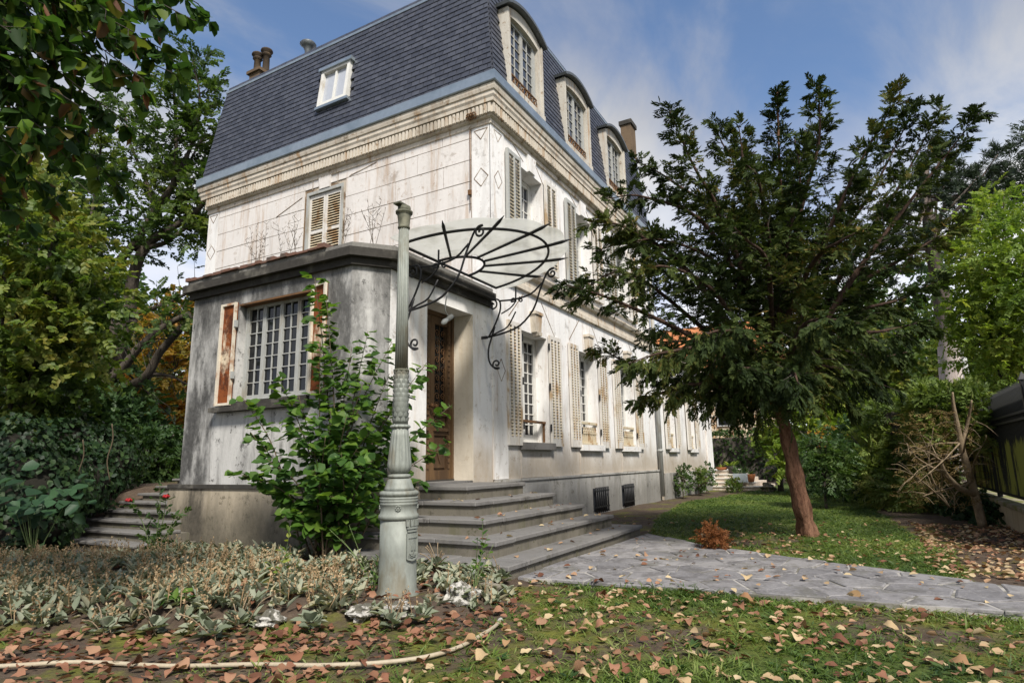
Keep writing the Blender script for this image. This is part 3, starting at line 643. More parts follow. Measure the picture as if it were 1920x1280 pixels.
def shutter(fr, Wd, H, cols, mat, lmat, th=.04, pitch=.05, parent=None, name='shutter', base=.10, rail=None):
    """louvred leaf: stiles and rails with slats between; fr at its lower left back corner"""
    m = MB(); s = .045 if Wd > .3 else .035; cw = (Wd-s*(cols+1))/cols
    for c in range(cols+1): m.boxf(fr, c*(cw+s), c*(cw+s)+s, 0, H, 0, th)
    m.boxf(fr, s*.98, Wd-s*.98, 0, base, .002, th-.002).boxf(fr, s*.98, Wd-s*.98, H-.07, H, .002, th-.002)
    if rail: m.boxf(fr, s, Wd-s, rail-.03, rail+.03, .002, th-.002)
    sh = m.build(name, mat, parent or house); m = MB(); O, u, v, n = fr
    for c in range(cols):
        a0 = s+c*(cw+s); b = base+.01
        while b < H-.10:
            fr2 = (O+u*a0+v*b+n*.008, u, (v*.72-n*.0+n*.0+v*0).normalized() if 0 else (v+n*-.9).normalized(), (v*.9+n).normalized())
            fr2 = (O+u*a0+v*b+n*(th-.004), u, (v*1.0-n*.75).normalized(), (v*.75+n*1.0).normalized()); m.boxf(fr2, .004, cw-.004, 0, .036, -.006, 0); b += pitch
    m.build('louvres', lmat, sh, kind='stuff'); return sh
def hinge(fr, a, b, parent): MB().boxf(fr, a-.012, a+.012, b, b+.12, .03, .052).build('hinge', MAT['iron'], parent)
REV = .25
for k, c in enumerate(BAYS):
    window(shifted(FRONT, c-.48, 1.32, -REV), .96, 1.78, 2, 2, 9 if k == 0 else 9, MAT['paint'], MAT['glass'])
    for s in (-1, 1):
        a0 = c-.955 if s < 0 else c+.505
        sh = shutter(shifted(FRONT, a0, 1.25, .016), .42 if s < 0 else .45, 1.92, 3, MAT['shutter'], MAT['louvre'], .04, .05, base=.13)
        for b in (1.5, 2.2, 2.9): hinge(FRONT, a0+(.47 if s < 0 else -.012), b, sh)
    if k == 0:
        m = MB().boxf(FRONT, c-.47, c+.47, 1.63, 1.665, -.12, -.05); m.boxf(FRONT, c-.47, c-.44, 1.32, 1.63, -.10, -.07); m.boxf(FRONT, c+.44, c+.47, 1.32, 1.63, -.10, -.07); m.build('guard_rail', MAT['rustiron'], house)
    else:
        m = MB(); m.boxf(FRONT, c-.47, c+.47, 1.70, 1.745, -.10, -.03).boxf(FRONT, c-.47, c+.47, 1.31, 1.35, -.10, -.04)
        for i in range(11):
            a = c-.44+i*.088; m.boxf(FRONT, a-.012, a+.012, 1.35, 1.52, -.08, -.055)
            m.tube([FRONT[0]+VX*(a+.035*math.cos(t*math.pi/4))+VZ*(1.60+.045*math.sin(t*math.pi/4))+VY*.07 for t in range(9)], .009, 4)
        m.boxf(FRONT, c-.47, c+.47, 1.52, 1.55, -.09, -.05); m.build('guard_rail', MAT['louvre'], house)
    window(shifted(FRONT, c-.45, 4.37, -.26), .90, 1.61, 2, 2, 6, MAT['paint'], MAT['glass_sky'])
    for s in (-1, 1):
        a0 = c-.93 if s < 0 else c+.475
        sh = shutter(shifted(FRONT, a0, 4.30, .03), .45, 1.76, 2, MAT['grey_paint'] if s < 0 else MAT['shutter'], MAT['louvre'], .05, .06)
    MB().boxf(FRONT, c-.45, c+.45, 4.62, 4.66, -.10, -.04).boxf(FRONT, c-.45, c+.45, 4.37, 4.40, -.10, -.05).build('guard_rail', MAT['rustiron'], house)
# gable window behind two closed louvred shutters
m = MB().boxf(GABLE, GW[0], GW[0]+.05, GW[2], GW[3], -.12, .02).boxf(GABLE, GW[1]-.05, GW[1], GW[2], GW[3], -.12, .02).boxf(GABLE, GW[0]+.05, GW[1]-.05, GW[3]-.06, GW[3], -.12, .022); m.build('window_frame', MAT['grey_paint'], house)
for a in (GW[0]+.055, GW[0]+.475): shutter(shifted(GABLE, a, 4.32, -.06), .405, 1.68, 1, MAT['shutter'], MAT['louvre'], .045, .05, rail=.95)
# dormers
MAT['dormer'] = m_plaster('weathered dormer paint', (.50,.47,.41), (.13,.095,.06), (.30,.16,.06), .9, .8, .8)
def arch(c, hw, spring, rise, n=12):
    R = (hw*hw+rise*rise)/(2*rise); zc = spring+rise-R; a = math.asin(hw/R)
    return [(c+R*math.sin(-a+2*a*i/n), zc+R*math.cos(-a+2*a*i/n)) for i in range(n+1)]
for c in DORM:
    dm = MB(); d0, d1 = -.55, .145
    for s in (-1, 1):
        a, b = sorted((c+s*.65, c+s*.52)); dm.boxf(FRONT, a, b, 7.11, 8.60, d0, d1)
        a, b = sorted((c+s*.655, c+s*.60)); dm.boxf(FRONT, a, b, 7.11, 8.60, d0, d1+.03)
    inner = arch(c, .52, 8.50, .07); outer = arch(c, .655, 8.60, .19)
    for i in range(12):
        dm.prismf(FRONT, [inner[i], inner[i+1], outer[i+1], outer[i]], d0, d1-.002)
    for s, o_, i_ in ((-1, 0, 0), (1, 12, 12)):
        dm.prismf(FRONT, sorted([(c+s*.665, 8.52), (c+s*.47, 8.44), (c+s*.47, 8.53)], key=lambda p: p[0]) if 0 else [(c+s*.519,8.50),(c+s*.519,8.598),(c+s*.53,8.598)], d0, d1-.004)
    dm.boxf(FRONT, c-.66, c+.66, 7.09, 7.20, d0, d1+.05)
    d = dm.build('dormer', MAT['dormer'], roof)
    hd = MB(); o1 = arch(c, .72, 8.605, .205); o2 = arch(c, .74, 8.65, .215)
    for i in range(12): hd.prismf(FRONT, [o1[i], o1[i+1], o2[i+1], o2[i]], -.60, .25)
    hd.build('dormer_hood', MAT['zinc_dark'], roof)
    window(shifted(FRONT, c-.51, 7.22, .045), 1.02, 1.37, 2, 2, 6, MAT['grey_paint'], MAT['glass_sky'], parent=roof)
    g = MB()
    for z in (7.26, 7.44): g.boxf(FRONT, c-.47, c+.47, z, z+.022, .10, .122)
    for i in range(9): g.tube([FRONT[0]+VX*(c-.44+i*.11+.04*math.cos(t*math.pi/4))+VZ*(7.36+.07*math.sin(t*math.pi/4))-VY*.111 for t in range(9)], .010, 4)
    g.build('dormer_guard', MAT['rustiron'], roof)
# old cable with its box down the gable, and a rusted scroll under the cornice corner
MB().tube([(-.03,.37,6.28),(-.03,.365,5.6),(-.03,.37,4.9)], .008, 5).box(-.06,-.017,.345,.395,5.16,5.24).build('cable', MAT['rustiron'], house)
m = MB()
for i in range(3): m.tube([Vector((-.13,.22+.05*i,6.44))+Vector((-.02*math.sin(t*.7), .05*math.cos(t*.7)*(1-t/14), .06*math.sin(t*.7)*(1-t/14))) for t in range(12)], .012, 5)
m.build('rusted_scroll', MAT['rustiron'], house)
# small roof window in the gable slope
fr = (Vector((-.12, SKY[1], SKY[2])), -VY, Vector((.1215,0,1)).normalized(), Vector((-1,0,.1215)).normalized()); sw, shh = SKY[1]-SKY[0], SKY[3]-SKY[2]
m = MB().boxf(fr, 0, .07, 0, shh, -.2, .03).boxf(fr, sw-.07, sw, 0, shh, -.2, .03).boxf(fr, .07, sw-.07, 0, .06, -.2, .03).boxf(fr, .07, sw-.07, shh-.05, shh, -.2, .03).boxf(fr, sw/2-.02, sw/2+.02, .06, shh-.05, -.06, .0)
rw = m.build('roof_window', MAT['paint'], roof)
MB().boxf(fr, -.05, sw+.05, shh, shh+.07, -.2, .07).build('roof_window_hood', MAT['zinc'], roof)
MB().boxf(fr, -.04, sw+.04, -.06, -.002, -.15, .035).build('roof_window_apron', MAT['zinc'], roof)
MAT['pale_pane'] = m_flat('pale roof pane', (.40,.42,.46), .2, 0, .6, .2, 3, 0)  # opaque panes in an even pale blue-grey
for a in (.07, sw/2+.02): MB().boxf(fr, a+.002, a+sw/2-.094, .062, shh-.052, -.045, -.035).build('roof_pane', MAT['pale_pane'], roof)
# chimneys and vent
ch = MB().box(8.36, 8.80, .30, .60, 3.0, 10.62); ch = ch.build('chimney', m_plaster('brown chimney render', (.15,.105,.065), (.05,.04,.03), (.09,.055,.03), .8, .8, .5), house)
MB().box(8.32, 8.84, .26, .64, 10.623, 10.75).build('chimney_cap', MAT['moss_stone'], ch)
p = on(480, 140, 0, 1.2); ch = MB().box(1.15, 1.75, p.y-.18, p.y+.18, ZR, p.z+.02).box(1.10, 1.80, p.y-.24, p.y+.24, p.z+.022, p.z+.10)
ch = ch.build('chimney', m_plaster('old chimney brickwork', (.13,.09,.055), (.045,.035,.027), (.10,.06,.035), .7, .5, .4), house)
for dy, hh, dx in ((.11, .52, 0), (-.09, .62, .1)):
    MB().lathe([(.10,0),(.085,.1),(.08,hh-.12),(.12,hh-.1),(.10,hh-.06),(.085,hh-.03),(.15,hh),(.14,hh+.04)], (1.3+dx, p.y+dy, p.z+.10), 14).build('chimney_pot', m_flat('dark terracotta', (.05,.036,.024), .9, c2=(.12,.08,.04)), ch)
p = on(577, 100, 0, 1.2); MB().lathe([(.07,-1.),(.07,.05),(.12,.16),(.19,.22),(.16,.26),(.02,.27)], (1.2, p.y, p.z), 14).build('roof_vent', MAT['zinc_dark'], roof)
# drainpipe on the long side, annex beyond it
m = MB().tube([(8.0,-.10,.1),(8.0,-.10,6.8)], .055, 10)
for z in (1.2, 3.2, 5.2): m.lathe([(.07,0),(.07,.06)], (8.0,-.10,z), 10)
m.build('drainpipe', MAT['grey_paint'], house)
AF = (Vector((LX+.06, -.08, 0)), VX, VZ, -VY); AW = 5.9
aops = [(.72,1.42,1.30,3.0), (3.0,3.70,1.30,3.0)]
wall_mesh(AF, 0, AW, -.3, 3.75, aops, .3).build('wall', MAT['white_low'], house)
MB().box(LX+.06, LX+.065, -.08, .3, -.2, 3.74).box(LX+AW+.06, LX+AW+.07, -.075, 5.0, -.3, 3.74).build('wall', MAT['white_low'], house)
MB().boxf(AF, .02, AW-.01, -.4, .66, .002, .05).build('plinth', MAT['plinth'], house)
MB().boxf(AF, AW-.75, AW+.02, .3, 3.74, .002, .06).build('corner_strip', MAT['white'], house)
MB().box(LX+.1, LX+AW+.2, -.26, 5.0, 3.75, 3.93).build('cornice', MAT['cornice'], house)
MB().add([(LX+.1,-.30,3.932),(LX+AW+.25,-.30,3.932),(LX+AW-.9,1.6,4.9),(LX+.1,1.6,4.9),(LX+AW+.25,5.0,3.932),(LX+.1,5,3.932)], [(0,1,2,3),(1,4,2),(3,2,4,5)]).build('annex_roof', MAT['zinc_dark'], house)
MB().box(LX+.4, LX+AW-.4, .5, .55, -.1, 3.7).build('dark_interior', MAT['slateback'], house)  # near-black sheet stands in for the shade inside the annex
for a0, a1, b0, b1 in aops:
    window(shifted(AF, a0, b0, -.24), a1-a0, b1-b0, 2, 1, 6, MAT['paint'], MAT['glass'])
    MB().boxf(AF, a0-.06, a1+.06, 1.2, 1.30, -.05, .08).build('window_sill', MAT['white'], house)
    for a in (a0-.36, a1+.02): shutter(shifted(AF, a, 1.27, .03), .34, 1.74, 2, MAT['shutter'], MAT['louvre'], .05, .06)
    g = MB().boxf(AF, a0, a1, 1.66, 1.70, -.1, -.04).boxf(AF, a0, a1, 1.31, 1.35, -.1, -.04)
    for i in range(7): g.boxf(AF, a0+.05+i*.1-.012, a0+.05+i*.1+.012, 1.35, 1.66, -.08, -.055)
    g.build('guard_rail', MAT['louvre'], house)
# basement vents with iron bars
for a0, a1 in ((3.55, 4.25), (5.15, 5.80)):
    v = MB().boxf(FRONT, a0, a1, .05, .48, .046, .050).build('basement_vent', MAT['slateback'], house)
    for i in range(7):
        a = a0+.04+i*(a1-a0-.08)/6; MB().tube([FRONT[0]+VX*a+VZ*.03-VY*.10, FRONT[0]+VX*a+VZ*.50-VY*.10], .016, 6).build('bar', MAT['iron'], v)
    m = MB()
    for z in (.12, .42): m.boxf(FRONT, a0, a1, z, z+.025, .085, .112)
    m.build('cross_bar', MAT['iron'], v)

# ------------------------------------------------------------------ entrance porch
PX, PY1, PC, PCX = -2.65, 3.2, .27, -2.30           # front plane, far end, chamfer
PW = (Vector((PX, PY1, 0)), -VY, VZ, -VX)           # a = PY1 - y
wy0, wy1, wz0, wz1 = .88, 2.20, 1.80, 3.06
wall_mesh(PW, 0, PY1-PC, .78, 3.34, [(PY1-wy1, PY1-wy0, wz0, wz1)], .22).build('porch_wall', MAT['porch'], house)['label'] = 'grey stained porch wall with the small paned window'
cd = Vector((PCX-PX, -PC, 0)); cl = cd.length; cu = cd.normalized(); PCF = (Vector((PX, PC, 0)), cu, VZ, cu.cross(VZ))
wall_mesh(PCF, 0, cl, .3, 3.34, [], .2).build('porch_wall', MAT['porch'], house)['label'] = 'narrow slanted corner wall of the porch'
DF = (Vector((PCX, 0, 0)), VX, VZ, -VY); dx0, dx1, dz1 = -1.59, -.55, 3.06
wall_mesh(DF, 0, -PCX-.016, .3, 3.34, [(dx0-PCX, dx1-PCX, .3, dz1)], .34).build('porch_wall', MAT['white_low'], house)['label'] = 'peeling white porch wall round the entrance door'
MB().boxf(DF, dx1-PCX-.001, dx1-PCX+.012, .76, dz1, -.34, .004).build('door_jamb', MAT['reveal'], house)
MB().box(PX+.012, 0, PY1-.2, PY1-.004, .7, 3.335).box(-2.2,-.05,1.0,1.05,.7,3.3).build('porch_wall', MAT['porch'], house)
MB().box(-2.3,-.1,.98,2.9,.78,.8).box(-1.6,-1.5,1.1,2.9,.8,3.3).build('dark_interior', MAT['slateback'], house)  # near-black floor and sheet: the porch's inner shade put in as colour
pp = [(0,3.28),(-2.73,3.28),(-2.73,.235),(-2.345,-.06),(-1.72,-.06),(-1.72,.3),(0,.3)]
pb = [(0,3.31),(-2.77,3.31),(-2.77,.215),(-2.36,-.07),(-1.70,-.07),(-1.70,.3),(0,.3)]
n = len(pp); m = MB().add([(p[0],p[1],-.5) for p in pb]+[(p[0],p[1],.74) for p in pp], [(i,(i+1)%n,n+(i+1)%n,n+i) for i in range(n)][::1]); m.f = [f[::-1] for f in m.f]
m.build('porch_plinth', MAT['porch_plinth'], house)
MB().prism([(p[0]*1.008-.0, p[1]*1.004) for p in pp], .742, .788).build('plinth_ledge', MAT['moss_stone'], house)
s1 = [(0,3.25),(-2.70,3.25),(-2.70,.245),(-2.325,-.05),(-.06,-.05),(-.06,.25),(0,.25)]
s2 = [(0,3.31),(-2.77,3.31),(-2.77,.21),(-2.35,-.13),(-.10,-.13),(-.10,.2),(0,.2)]
MB().prism(s1, 3.26, 3.345).build('porch_cornice', MAT['moss_stone'], house)
MB().prism(s2, 3.348, 3.45).build('porch_roof', MAT['moss_stone'], house)
MB().prism([(-.02,3.27),(-2.72,3.27),(-2.72,.22),(-2.34,-.10),(-.14,-.10),(-.14,.2),(-.02,.2)], 3.452, 3.515).build('porch_roof', m_flat('lichen grey slab', (.20,.19,.17), .95, c2=(.07,.065,.055), amt=.9, scale=4, var=.6, bump=.5), house)
rnd = random.Random(8)
y = .62
while y < 3.25:                                       # crumbled tile edge along the roof's front
    l = rnd.uniform(.10, .2); hgt = rnd.uniform(.02, .055)
    MB().box(PX-.10+rnd.uniform(-.02,.02), PX+.25, y+.004, min(y+l, 3.3)-.004, 3.517, 3.517+hgt).build('edge_tile', MAT['rust_edge'], house); y += l
# porch window
window(shifted(PW, PY1-wy1, wz0, -.12), wy1-wy0, wz1-wz0, 4, 2, 7, MAT['grey_paint'], MAT['glass'], fw=.03, st=.030, bw=.012, bot=.05)
MB().boxf(PW, PY1-wy1-.35, PY1-wy0+.05, 1.675, 1.735, -.02, .12).boxf(PW, PY1-wy1, PY1-wy0, 1.736, 1.80, -.11, .05).build('window_sill', MAT['moss_stone'], house)
MB().boxf(PW, PY1-wy1, PY1-wy0, wz1-.025, wz1-.001, -.1, .03).build('window_lintel_bar', MAT['rustiron'], house)
def metal_leaf(fr, w, h, lab):
    m = MB().boxf(fr, 0, w, 0, h, 0, .012); sh = m.build('metal_shutter', MAT['rust'], house); sh['label'] = lab
    m = MB().boxf(fr, 0, .035, 0, h, .0125, .04).boxf(fr, w-.035, w, 0, h, .0125, .04).boxf(fr, .035, w-.035, h-.03, h, .0125, .038).boxf(fr, .035, w-.035, 0, .03, .0125, .038)
    m.build('shutter_edge', m_flat('chalky cream edge', (.62,.56,.45), .8, c2=(.30,.12,.04), amt=.8), sh)
    for z in (.25*h, .75*h): MB().boxf(fr, w-.005, w+.03, z, z+.09, .01, .045).build('hinge', MAT['grey_paint'], sh)
metal_leaf(shifted(PW, PY1-wy1-.33, 1.76, .02), .30, 1.33, 'rusted left leaf with a cream patch in its middle')
metal_leaf((Vector((PX-.02, wy0-.02, 1.80)), (-VY*.985-VX*.17).normalized(), VZ, (-VX*.985+VY*.17).normalized()), .29, 1.30, 'rusted right leaf partly behind the shrub')
# front door: two leaves in a deep recess
DY = .34
DFR = (Vector((dx0, DY, .77)), VX, VZ, -VY); dw = (dx1-dx0)
MB().boxf(DFR, 0, .05, 0, 2.29, -.06, .03).boxf(DFR, dw-.05, dw, 0, 2.29, -.06, .03).boxf(DFR, .05, dw-.05, 2.23, 2.29, -.06, .03).build('door_frame', MAT['wood'], house)
lw = (dw-.1)/2
for l in range(2):
    f = shifted(DFR, .05+l*lw, 0); x1 = lw-.004
    m = MB().boxf(f, .002, .085, 0, 2.225, -.05, .01).boxf(f, x1-.085, x1, 0, 2.225, -.05, .01).boxf(f, .085, x1-.085, 0, .14, -.05, .01).boxf(f, .085, x1-.085, .60, .70, -.05, .01).boxf(f, .085, x1-.085, .86, .93, -.05, .01).boxf(f, .085, x1-.085, 2.12, 2.225, -.05, .01)
    m.boxf(f, .085, x1-.085, .14, .93, -.045, -.025)
    d = m.build('door', MAT['wood'], house)
    for b0, b1 in ((.17,.57), (.725,.835)):
        m = MB(); a0, a1 = .115, x1-.115; m.boxf(f, a0, a1, b0, b1, -.025, -.005); cx_, cz_ = (a0+a1)/2, (b0+b1)/2
        m.prismf(f, [(cx_-.07,cz_),(cx_,cz_-(b1-b0)*.36),(cx_+.07,cz_),(cx_,cz_+(b1-b0)*.36)], -.005, .008); m.build('door_panel', MAT['wood'], d)
    MB().boxf(f, .06, x1-.06, .655, .70, .0, .04).boxf(f, .05, x1-.05, .86, .885, .0, .035).build('door_moulding', MAT['wood'], d)
    m = MB()
    for i in range(26): m.boxf(f, x1-.075, x1-.03, .16+i*.078, .16+i*.078+.05, .01, .022)
    m.build('door_beading', MAT['wood'], d)
    MB().boxf(f, .085, x1-.085, .93, 2.12, -.04, -.034).build('door_pane', MAT['glass'], d)
    g = MB(); O, u, v, n_ = f; rr = random.Random(4)
    for s in (.11, .22, .33):
        if s < x1-.09: g.tube([O+u*s+v*.94-n_*.012, O+u*s+v*2.11-n_*.012], .006, 4)
    for i in range(9):
        zc = 1.0+i*.125
        for ss in (-1, 1):
            cxx = (x1)/2+ss*.065; g.tube([O+u*(cxx+ss*(.055-.05*t/14)*math.cos(t*.62))+v*(zc+(.055-.05*t/14)*math.sin(t*.62))-n_*.008 for t in range(15)], .0065, 4)
    g.build('door_grille', MAT['rustiron'], d)
    MB().lathe([(.012,0),(.012,.04),(.028,.05),(.03,.075),(.012,.09)], (0,0,0), 10).build('door_knob', MAT['rustiron'], d).matrix_local = Matrix.Translation(O+u*(.04 if l else x1-.04)+v*.98+n_*.01) @ Matrix.Rotation(rad(90), 4, 'X')
MB().box(dx0, dx1, .0, .5, .60, .768).build('door_threshold', MAT['stone'], house)
# ------------------------------------------------------------------ stone stair to the door
rnd = random.Random(21)
stair = thing('stone_staircase', (-1.1,-1.0,0), 'broad weathered stone steps with moulded edges leading up to the front door', 'staircase')
X0, Y0, XR, Z1, RI = -1.80, -.74, -.42, .745, .150
for k in range(5):
    xl, yf, xr, zt = X0-.295*k, Y0-.30*k, XR+.262*k, Z1-RI*k
    yb = (.02, .06, .12, .22, .30)[k] if k > 1 else (-.005)
    if k >= 2: poly = [(xl, yf), (xr, yf), (xr, -.06), (max(xl+.3, -2.40), -.06), (max(xl+.3,-2.62), .10 if k == 2 else yb), (xl, yb)]
    else: poly = [(xl, yf), (xr, yf), (xr, -.006), (xl, -.006)]
    zb = zt-RI-.02 if k < 4 else -.25
    cxp = (xl+xr)/2; body = [(p[0]+(.028 if p[0] < cxp else -.028), p[1]+(.028 if p[1] < -.3 else 0)) for p in poly]
    MB().prism(body, zb, zt-.05).build('riser', MAT['riser'], stair)
    # the tread's nosing slabs: joints every metre or so
    if k == 0:
        slabs = [[(xl,yf),(xr,yf),(xr,-.004),(xl,-.004)]]
    else:
        d = .36; slabs = []; cuts = [xl+d, xl+d+(xr-xl-d)*.36+rnd.uniform(-.1,.1), xl+d+(xr-xl-d)*.70+rnd.uniform(-.1,.1), xr]
        for a, b in zip(cuts, cuts[1:]): slabs.append([(a+.002,yf),(b-.002,yf),(b-.002,yf+d),(a+.002,yf+d)])
        slabs.append([(xl,yf),(xl+d-.002,yf),(xl+d-.002,yf+d*1.9),(xl,yf+d*1.9)])
        slabs.append([(xl,yf+d*1.9+.004),(xl+d-.002,yf+d*1.9+.004),(xl+d-.002,yb),(xl,yb)] if yb > yf+d*1.9+.1 else [(xl+.001,yf+d*1.9+.004),(xl+d-.01,yf+d*1.9+.004),(xl+d-.01,yf+d*1.9+.02),(xl+.001,yf+d*1.9+.02)])
        slabs.append([(xr-d,yf+d+.003),(xr,yf+d+.003),(xr,-.055),(xr-d,-.055)])
    for s in slabs:
        dz = rnd.uniform(-.004,.003); o = MB().prism(s, zt-.048+dz, zt+dz).build('tread', MAT['stone'], stair); bevel(o, .009, 1)

# ------------------------------------------------------------------ glass canopy over the door
CX, CY, CZ, CRd, CS, CT = -1.30, -.20, 3.50, 1.08, 1.20, .12
canopy = thing('glass_canopy', (CX, CY, CZ), 'fan shaped frosted glass canopy on black scrolled iron brackets above the front door', 'canopy')
def cp(k, th, up=0.): return Vector((CX-k*CRd*math.cos(th), CY-k*CS*CRd*math.sin(th)*math.cos(CT), CZ+k*CS*CRd*math.sin(th)*math.sin(CT)+up))
TH = [math.pi*i/7 for i in range(8)]
for i in range(7):                                   # seven glass sectors with scalloped outer edges
    a0, a1 = TH[i]+.004, TH[i+1]-.004; m = MB(); n = 8
    ks = [1.17+.035*math.sin(math.pi*j/n) for j in range(n+1)]
    P = [cp(.345, a0+(a1-a0)*j/n, .018) for j in range(n+1)]; Q = [cp(ks[j], a0+(a1-a0)*j/n, .018) for j in range(n+1)]
    up = Vector((0,0,.008)); vs = P+Q+[p+up for p in P]+[q+up for q in Q]; N = n+1; fs = []
    for j in range(n): fs += [(j, N+j, N+j+1, j+1), (2*N+j, 2*N+j+1, 3*N+j+1, 3*N+j), (N+j, 3*N+j, 3*N+j+1, N+j+1), (j, j+1, 2*N+j+1, 2*N+j)]
    fs += [(0, 2*N, 3*N, N), (n, N+n, 3*N+n, 2*N+n)]
    m.add(vs, fs).build('glass_panel', MAT['frost'], canopy)
MB().tube([cp(1, math.pi*i/40) for i in range(41)], .017, 6).build('outer_rim', MAT['iron'], canopy)
MB().tube([cp(.33, math.pi*i/24) for i in range(25)], .017, 6).build('inner_rim', MAT['iron'], canopy)
MB().tube([cp(1, 0), cp(1, math.pi)], .018, 6).build('wall_bar', MAT['iron'], canopy)
for th in TH[1:-1]:
    m = MB().tube([cp(.33, th), cp(1.02, th, -.004), cp(1.15, th, .0), cp(1.26, th, .012)], [.015,.019,.021,.003], 6); m.build('radial_bar', MAT['iron'], canopy)
def spiral(cy, cz, r0, turns, a0, sgn=1, n=22):      # scroll in the bracket's plane, from outside in
    return [(cy+r0*(1-.82*i/n)*math.cos(a0+sgn*turns*2*math.pi*i/n), cz+r0*(1-.82*i/n)*math.sin(a0+sgn*turns*2*math.pi*i/n)) for i in range(n+1)]
def bracket(bx):
    q = lambda px, py: (lambda p: (p.y, p.z))(on(px, py, 0, -.3))
    hub = q(916, 632); curves = []
    curves.append(([hub, q(928,612), q(921,645), q(916,668)][0:1]+[q(929,625), q(919,650), q(916,672)], .016))
    curves[-1] = ([q(928,612), q(921,635), q(916,655), q(917,676), q(925,688)]+spiral(*q(931,682), .075, 1.3, -2.2), .015)
    curves.append(([hub, q(927,611), q(937,585), q(938,568), q(932,561)]+spiral(*q(924,572), .085, 1.3, 1.0), .015))
    curves.append(([hub, q(945,624), q(975,610), q(1000,580), q(1012,545), q(1024,514), q(1031,506)]+spiral(*q(1035,512), .075, 1.35, 2.0, -1), .016))
    curves.append(([q(938,564), q(965,561), q(995,551), q(1016,530)], .015))
    curves.append(([hub, q(935,622), q(952,612), q(967,584)], .013))
    curves.append(([q(940,588), q(956,578), q(966,566)]+spiral(*q(963,563), .04, 1.2, -.5), .012))
    curves.append(([q(975,556), q(972,562)]+spiral(*q(977,562), .038, 1.2, 2.0, -1), .012))
    curves.append(([q(967,566), q(967,538)], .014))
    b = MB()
    for pts, r in curves:
        P = catmull([(bx, p[0], p[1]) for p in pts], 3); b.tube(P, r*.85, 6)
    b.box(bx-.014, bx+.014, -.10, .012, hub[1]-.02, hub[1]+.02)
    return b
for bx in (-.30, -2.14): bracket(bx).build('bracket', MAT['iron'], canopy)
# bare bulb on a cable under the porch eave
lampc = thing('hanging_bulb', (-1.25,-.2,3.25), 'bare bulb holder dangling on a grey cable in front of the door', 'lamp')
c0 = [on(840,545,1,-.14), on(836,565,1,-.14), on(835,580,1,-.14), on(839,590,1,-.14), on(846,597,1,-.14)]
MB().tube(catmull(c0, 5), .009, 6).build('cable', MAT['grey_paint'], lampc)
b0, b1 = on(847,593,1,-.14), on(829,606,1,-.14); dd = (b1-b0)
MB().tube([b0, b0+dd*.3, b0+dd*.45], [.034,.034,.026], 10).build('socket', MAT['grey_paint'], lampc)
MB().tube([b0+dd*.45, b0+dd*.6, b0+dd*.8, b0+dd*.95, b1], [.022,.032,.036,.026,.004], 10).build('bulb', m_flat('dusty bulb glass', (.55,.56,.54), .25, 0, .5, .2), lampc)

# ------------------------------------------------------------------ cast iron lamp post
LP = Vector((-3.79,-1.42,0)); LB = Vector((LP.x, LP.y, .02))
post = thing('lamp_post', LP, 'headless cast iron street lamp post with fluted shaft and crest in the flower bed', 'lamp post')
MB().lathe([(.165,-.15),(.165,.02),(.146,.05),(.143,.30),(.141,.555)], LB, 48).build('base_drum', MAT['post'], post)
MB().lathe([(.141,.556),(.153,.565),(.158,.58),(.153,.595),(.143,.604),(.140,.63),(.140,.665),(.147,.672),(.147,.684),(.141,.688),(.149,.694),(.150,.705),(.142,.710),(.150,.716),(.150,.726),(.143,.73)], LB, 48).build('base_collar', MAT['post'], post)
MB().lathe([(.136,.731),(.150,.745),(.152,.757),(.146,.770),(.128,.776)], LB, 84, lambda a, z: 1+.018*math.sin(28*a+z*160)*(1 if .735 < z < .772 else 0)).build('rope_ring', MAT['post'], post)
MB().lathe([(.122,.777),(.112,.80),(.101,.83),(.092,.86),(.080,.868)], LB, 64, lambda a, z: 1+.05*(abs(math.sin(4*a))-.5)*(1 if z < .86 else 0)).build('bell', MAT['post'], post)
MB().lathe([(.070,.869),(.086,.876),(.090,.887),(.084,.898),(.066,.904)], LB, 32).build('neck_ring', MAT['post'], post)
MB().lathe([(.058,.905),(.080,.925),(.091,.955),(.0915,.98),(.087,1.03),(.078,1.12),(.069,1.20),(.064,1.255)], LB, 96, lambda a, z: 1+.035*math.cos(16*a)*(1 if z > .975 else 0)+(.04*abs(math.sin(5*a)) if z <= .975 else 0)).build('leaf_vase', MAT['post'], post)
MB().lathe([(.064,1.256),(.078,1.268),(.080,1.276),(.066,1.29)], LB, 60, lambda a, z: 1+.05*math.cos(15*a)).build('leaf_collar', MAT['post'], post)
m = MB().lathe([(.062,1.291),(.060,1.5),(.055,1.715)], LB, 32)
o = m.build('scaled_shaft', MAT['post'], post)
for r in range(11):                                  # overlapping leaf scales
    z = 1.31+r*.038; m = MB()
    for i in range(9):
        a = 2*math.pi*(i+.5*(r % 2))/9; R = .0615-(z-1.29)*.014
        pts = []
        for uu, vv, lift in ((-.5,0,.000),(.5,0,.000),(.48,.55,.004),(0,1,.010),(-.48,.55,.004)):
            aa = a+uu*2*math.pi/9*.92; pts.append((LB.x+(R+lift)*math.cos(aa), LB.y+(R+lift)*math.sin(aa), LB.z+z+vv*.046))
        cen = (LB.x+(R+.007)*math.cos(a), LB.y+(R+.007)*math.sin(a), LB.z+z+.02); m.add(pts+[cen], [(0,1,5),(1,2,5),(2,3,5),(3,4,5),(4,0,5)], True)
    m.build('scale_row', MAT['post'], post)
MB().lathe([(.055,1.716),(.064,1.722),(.064,1.734),(.056,1.74)], LB, 32).build('shaft_ring', MAT['post_dark'], post)
MB().lathe([(.054,1.741),(.049,2.3),(.0435,2.945)], LB, 112, lambda a, z: 1-.17*max(0., math.cos(14*a))**1.0).build('fluted_shaft', MAT['post'], post)
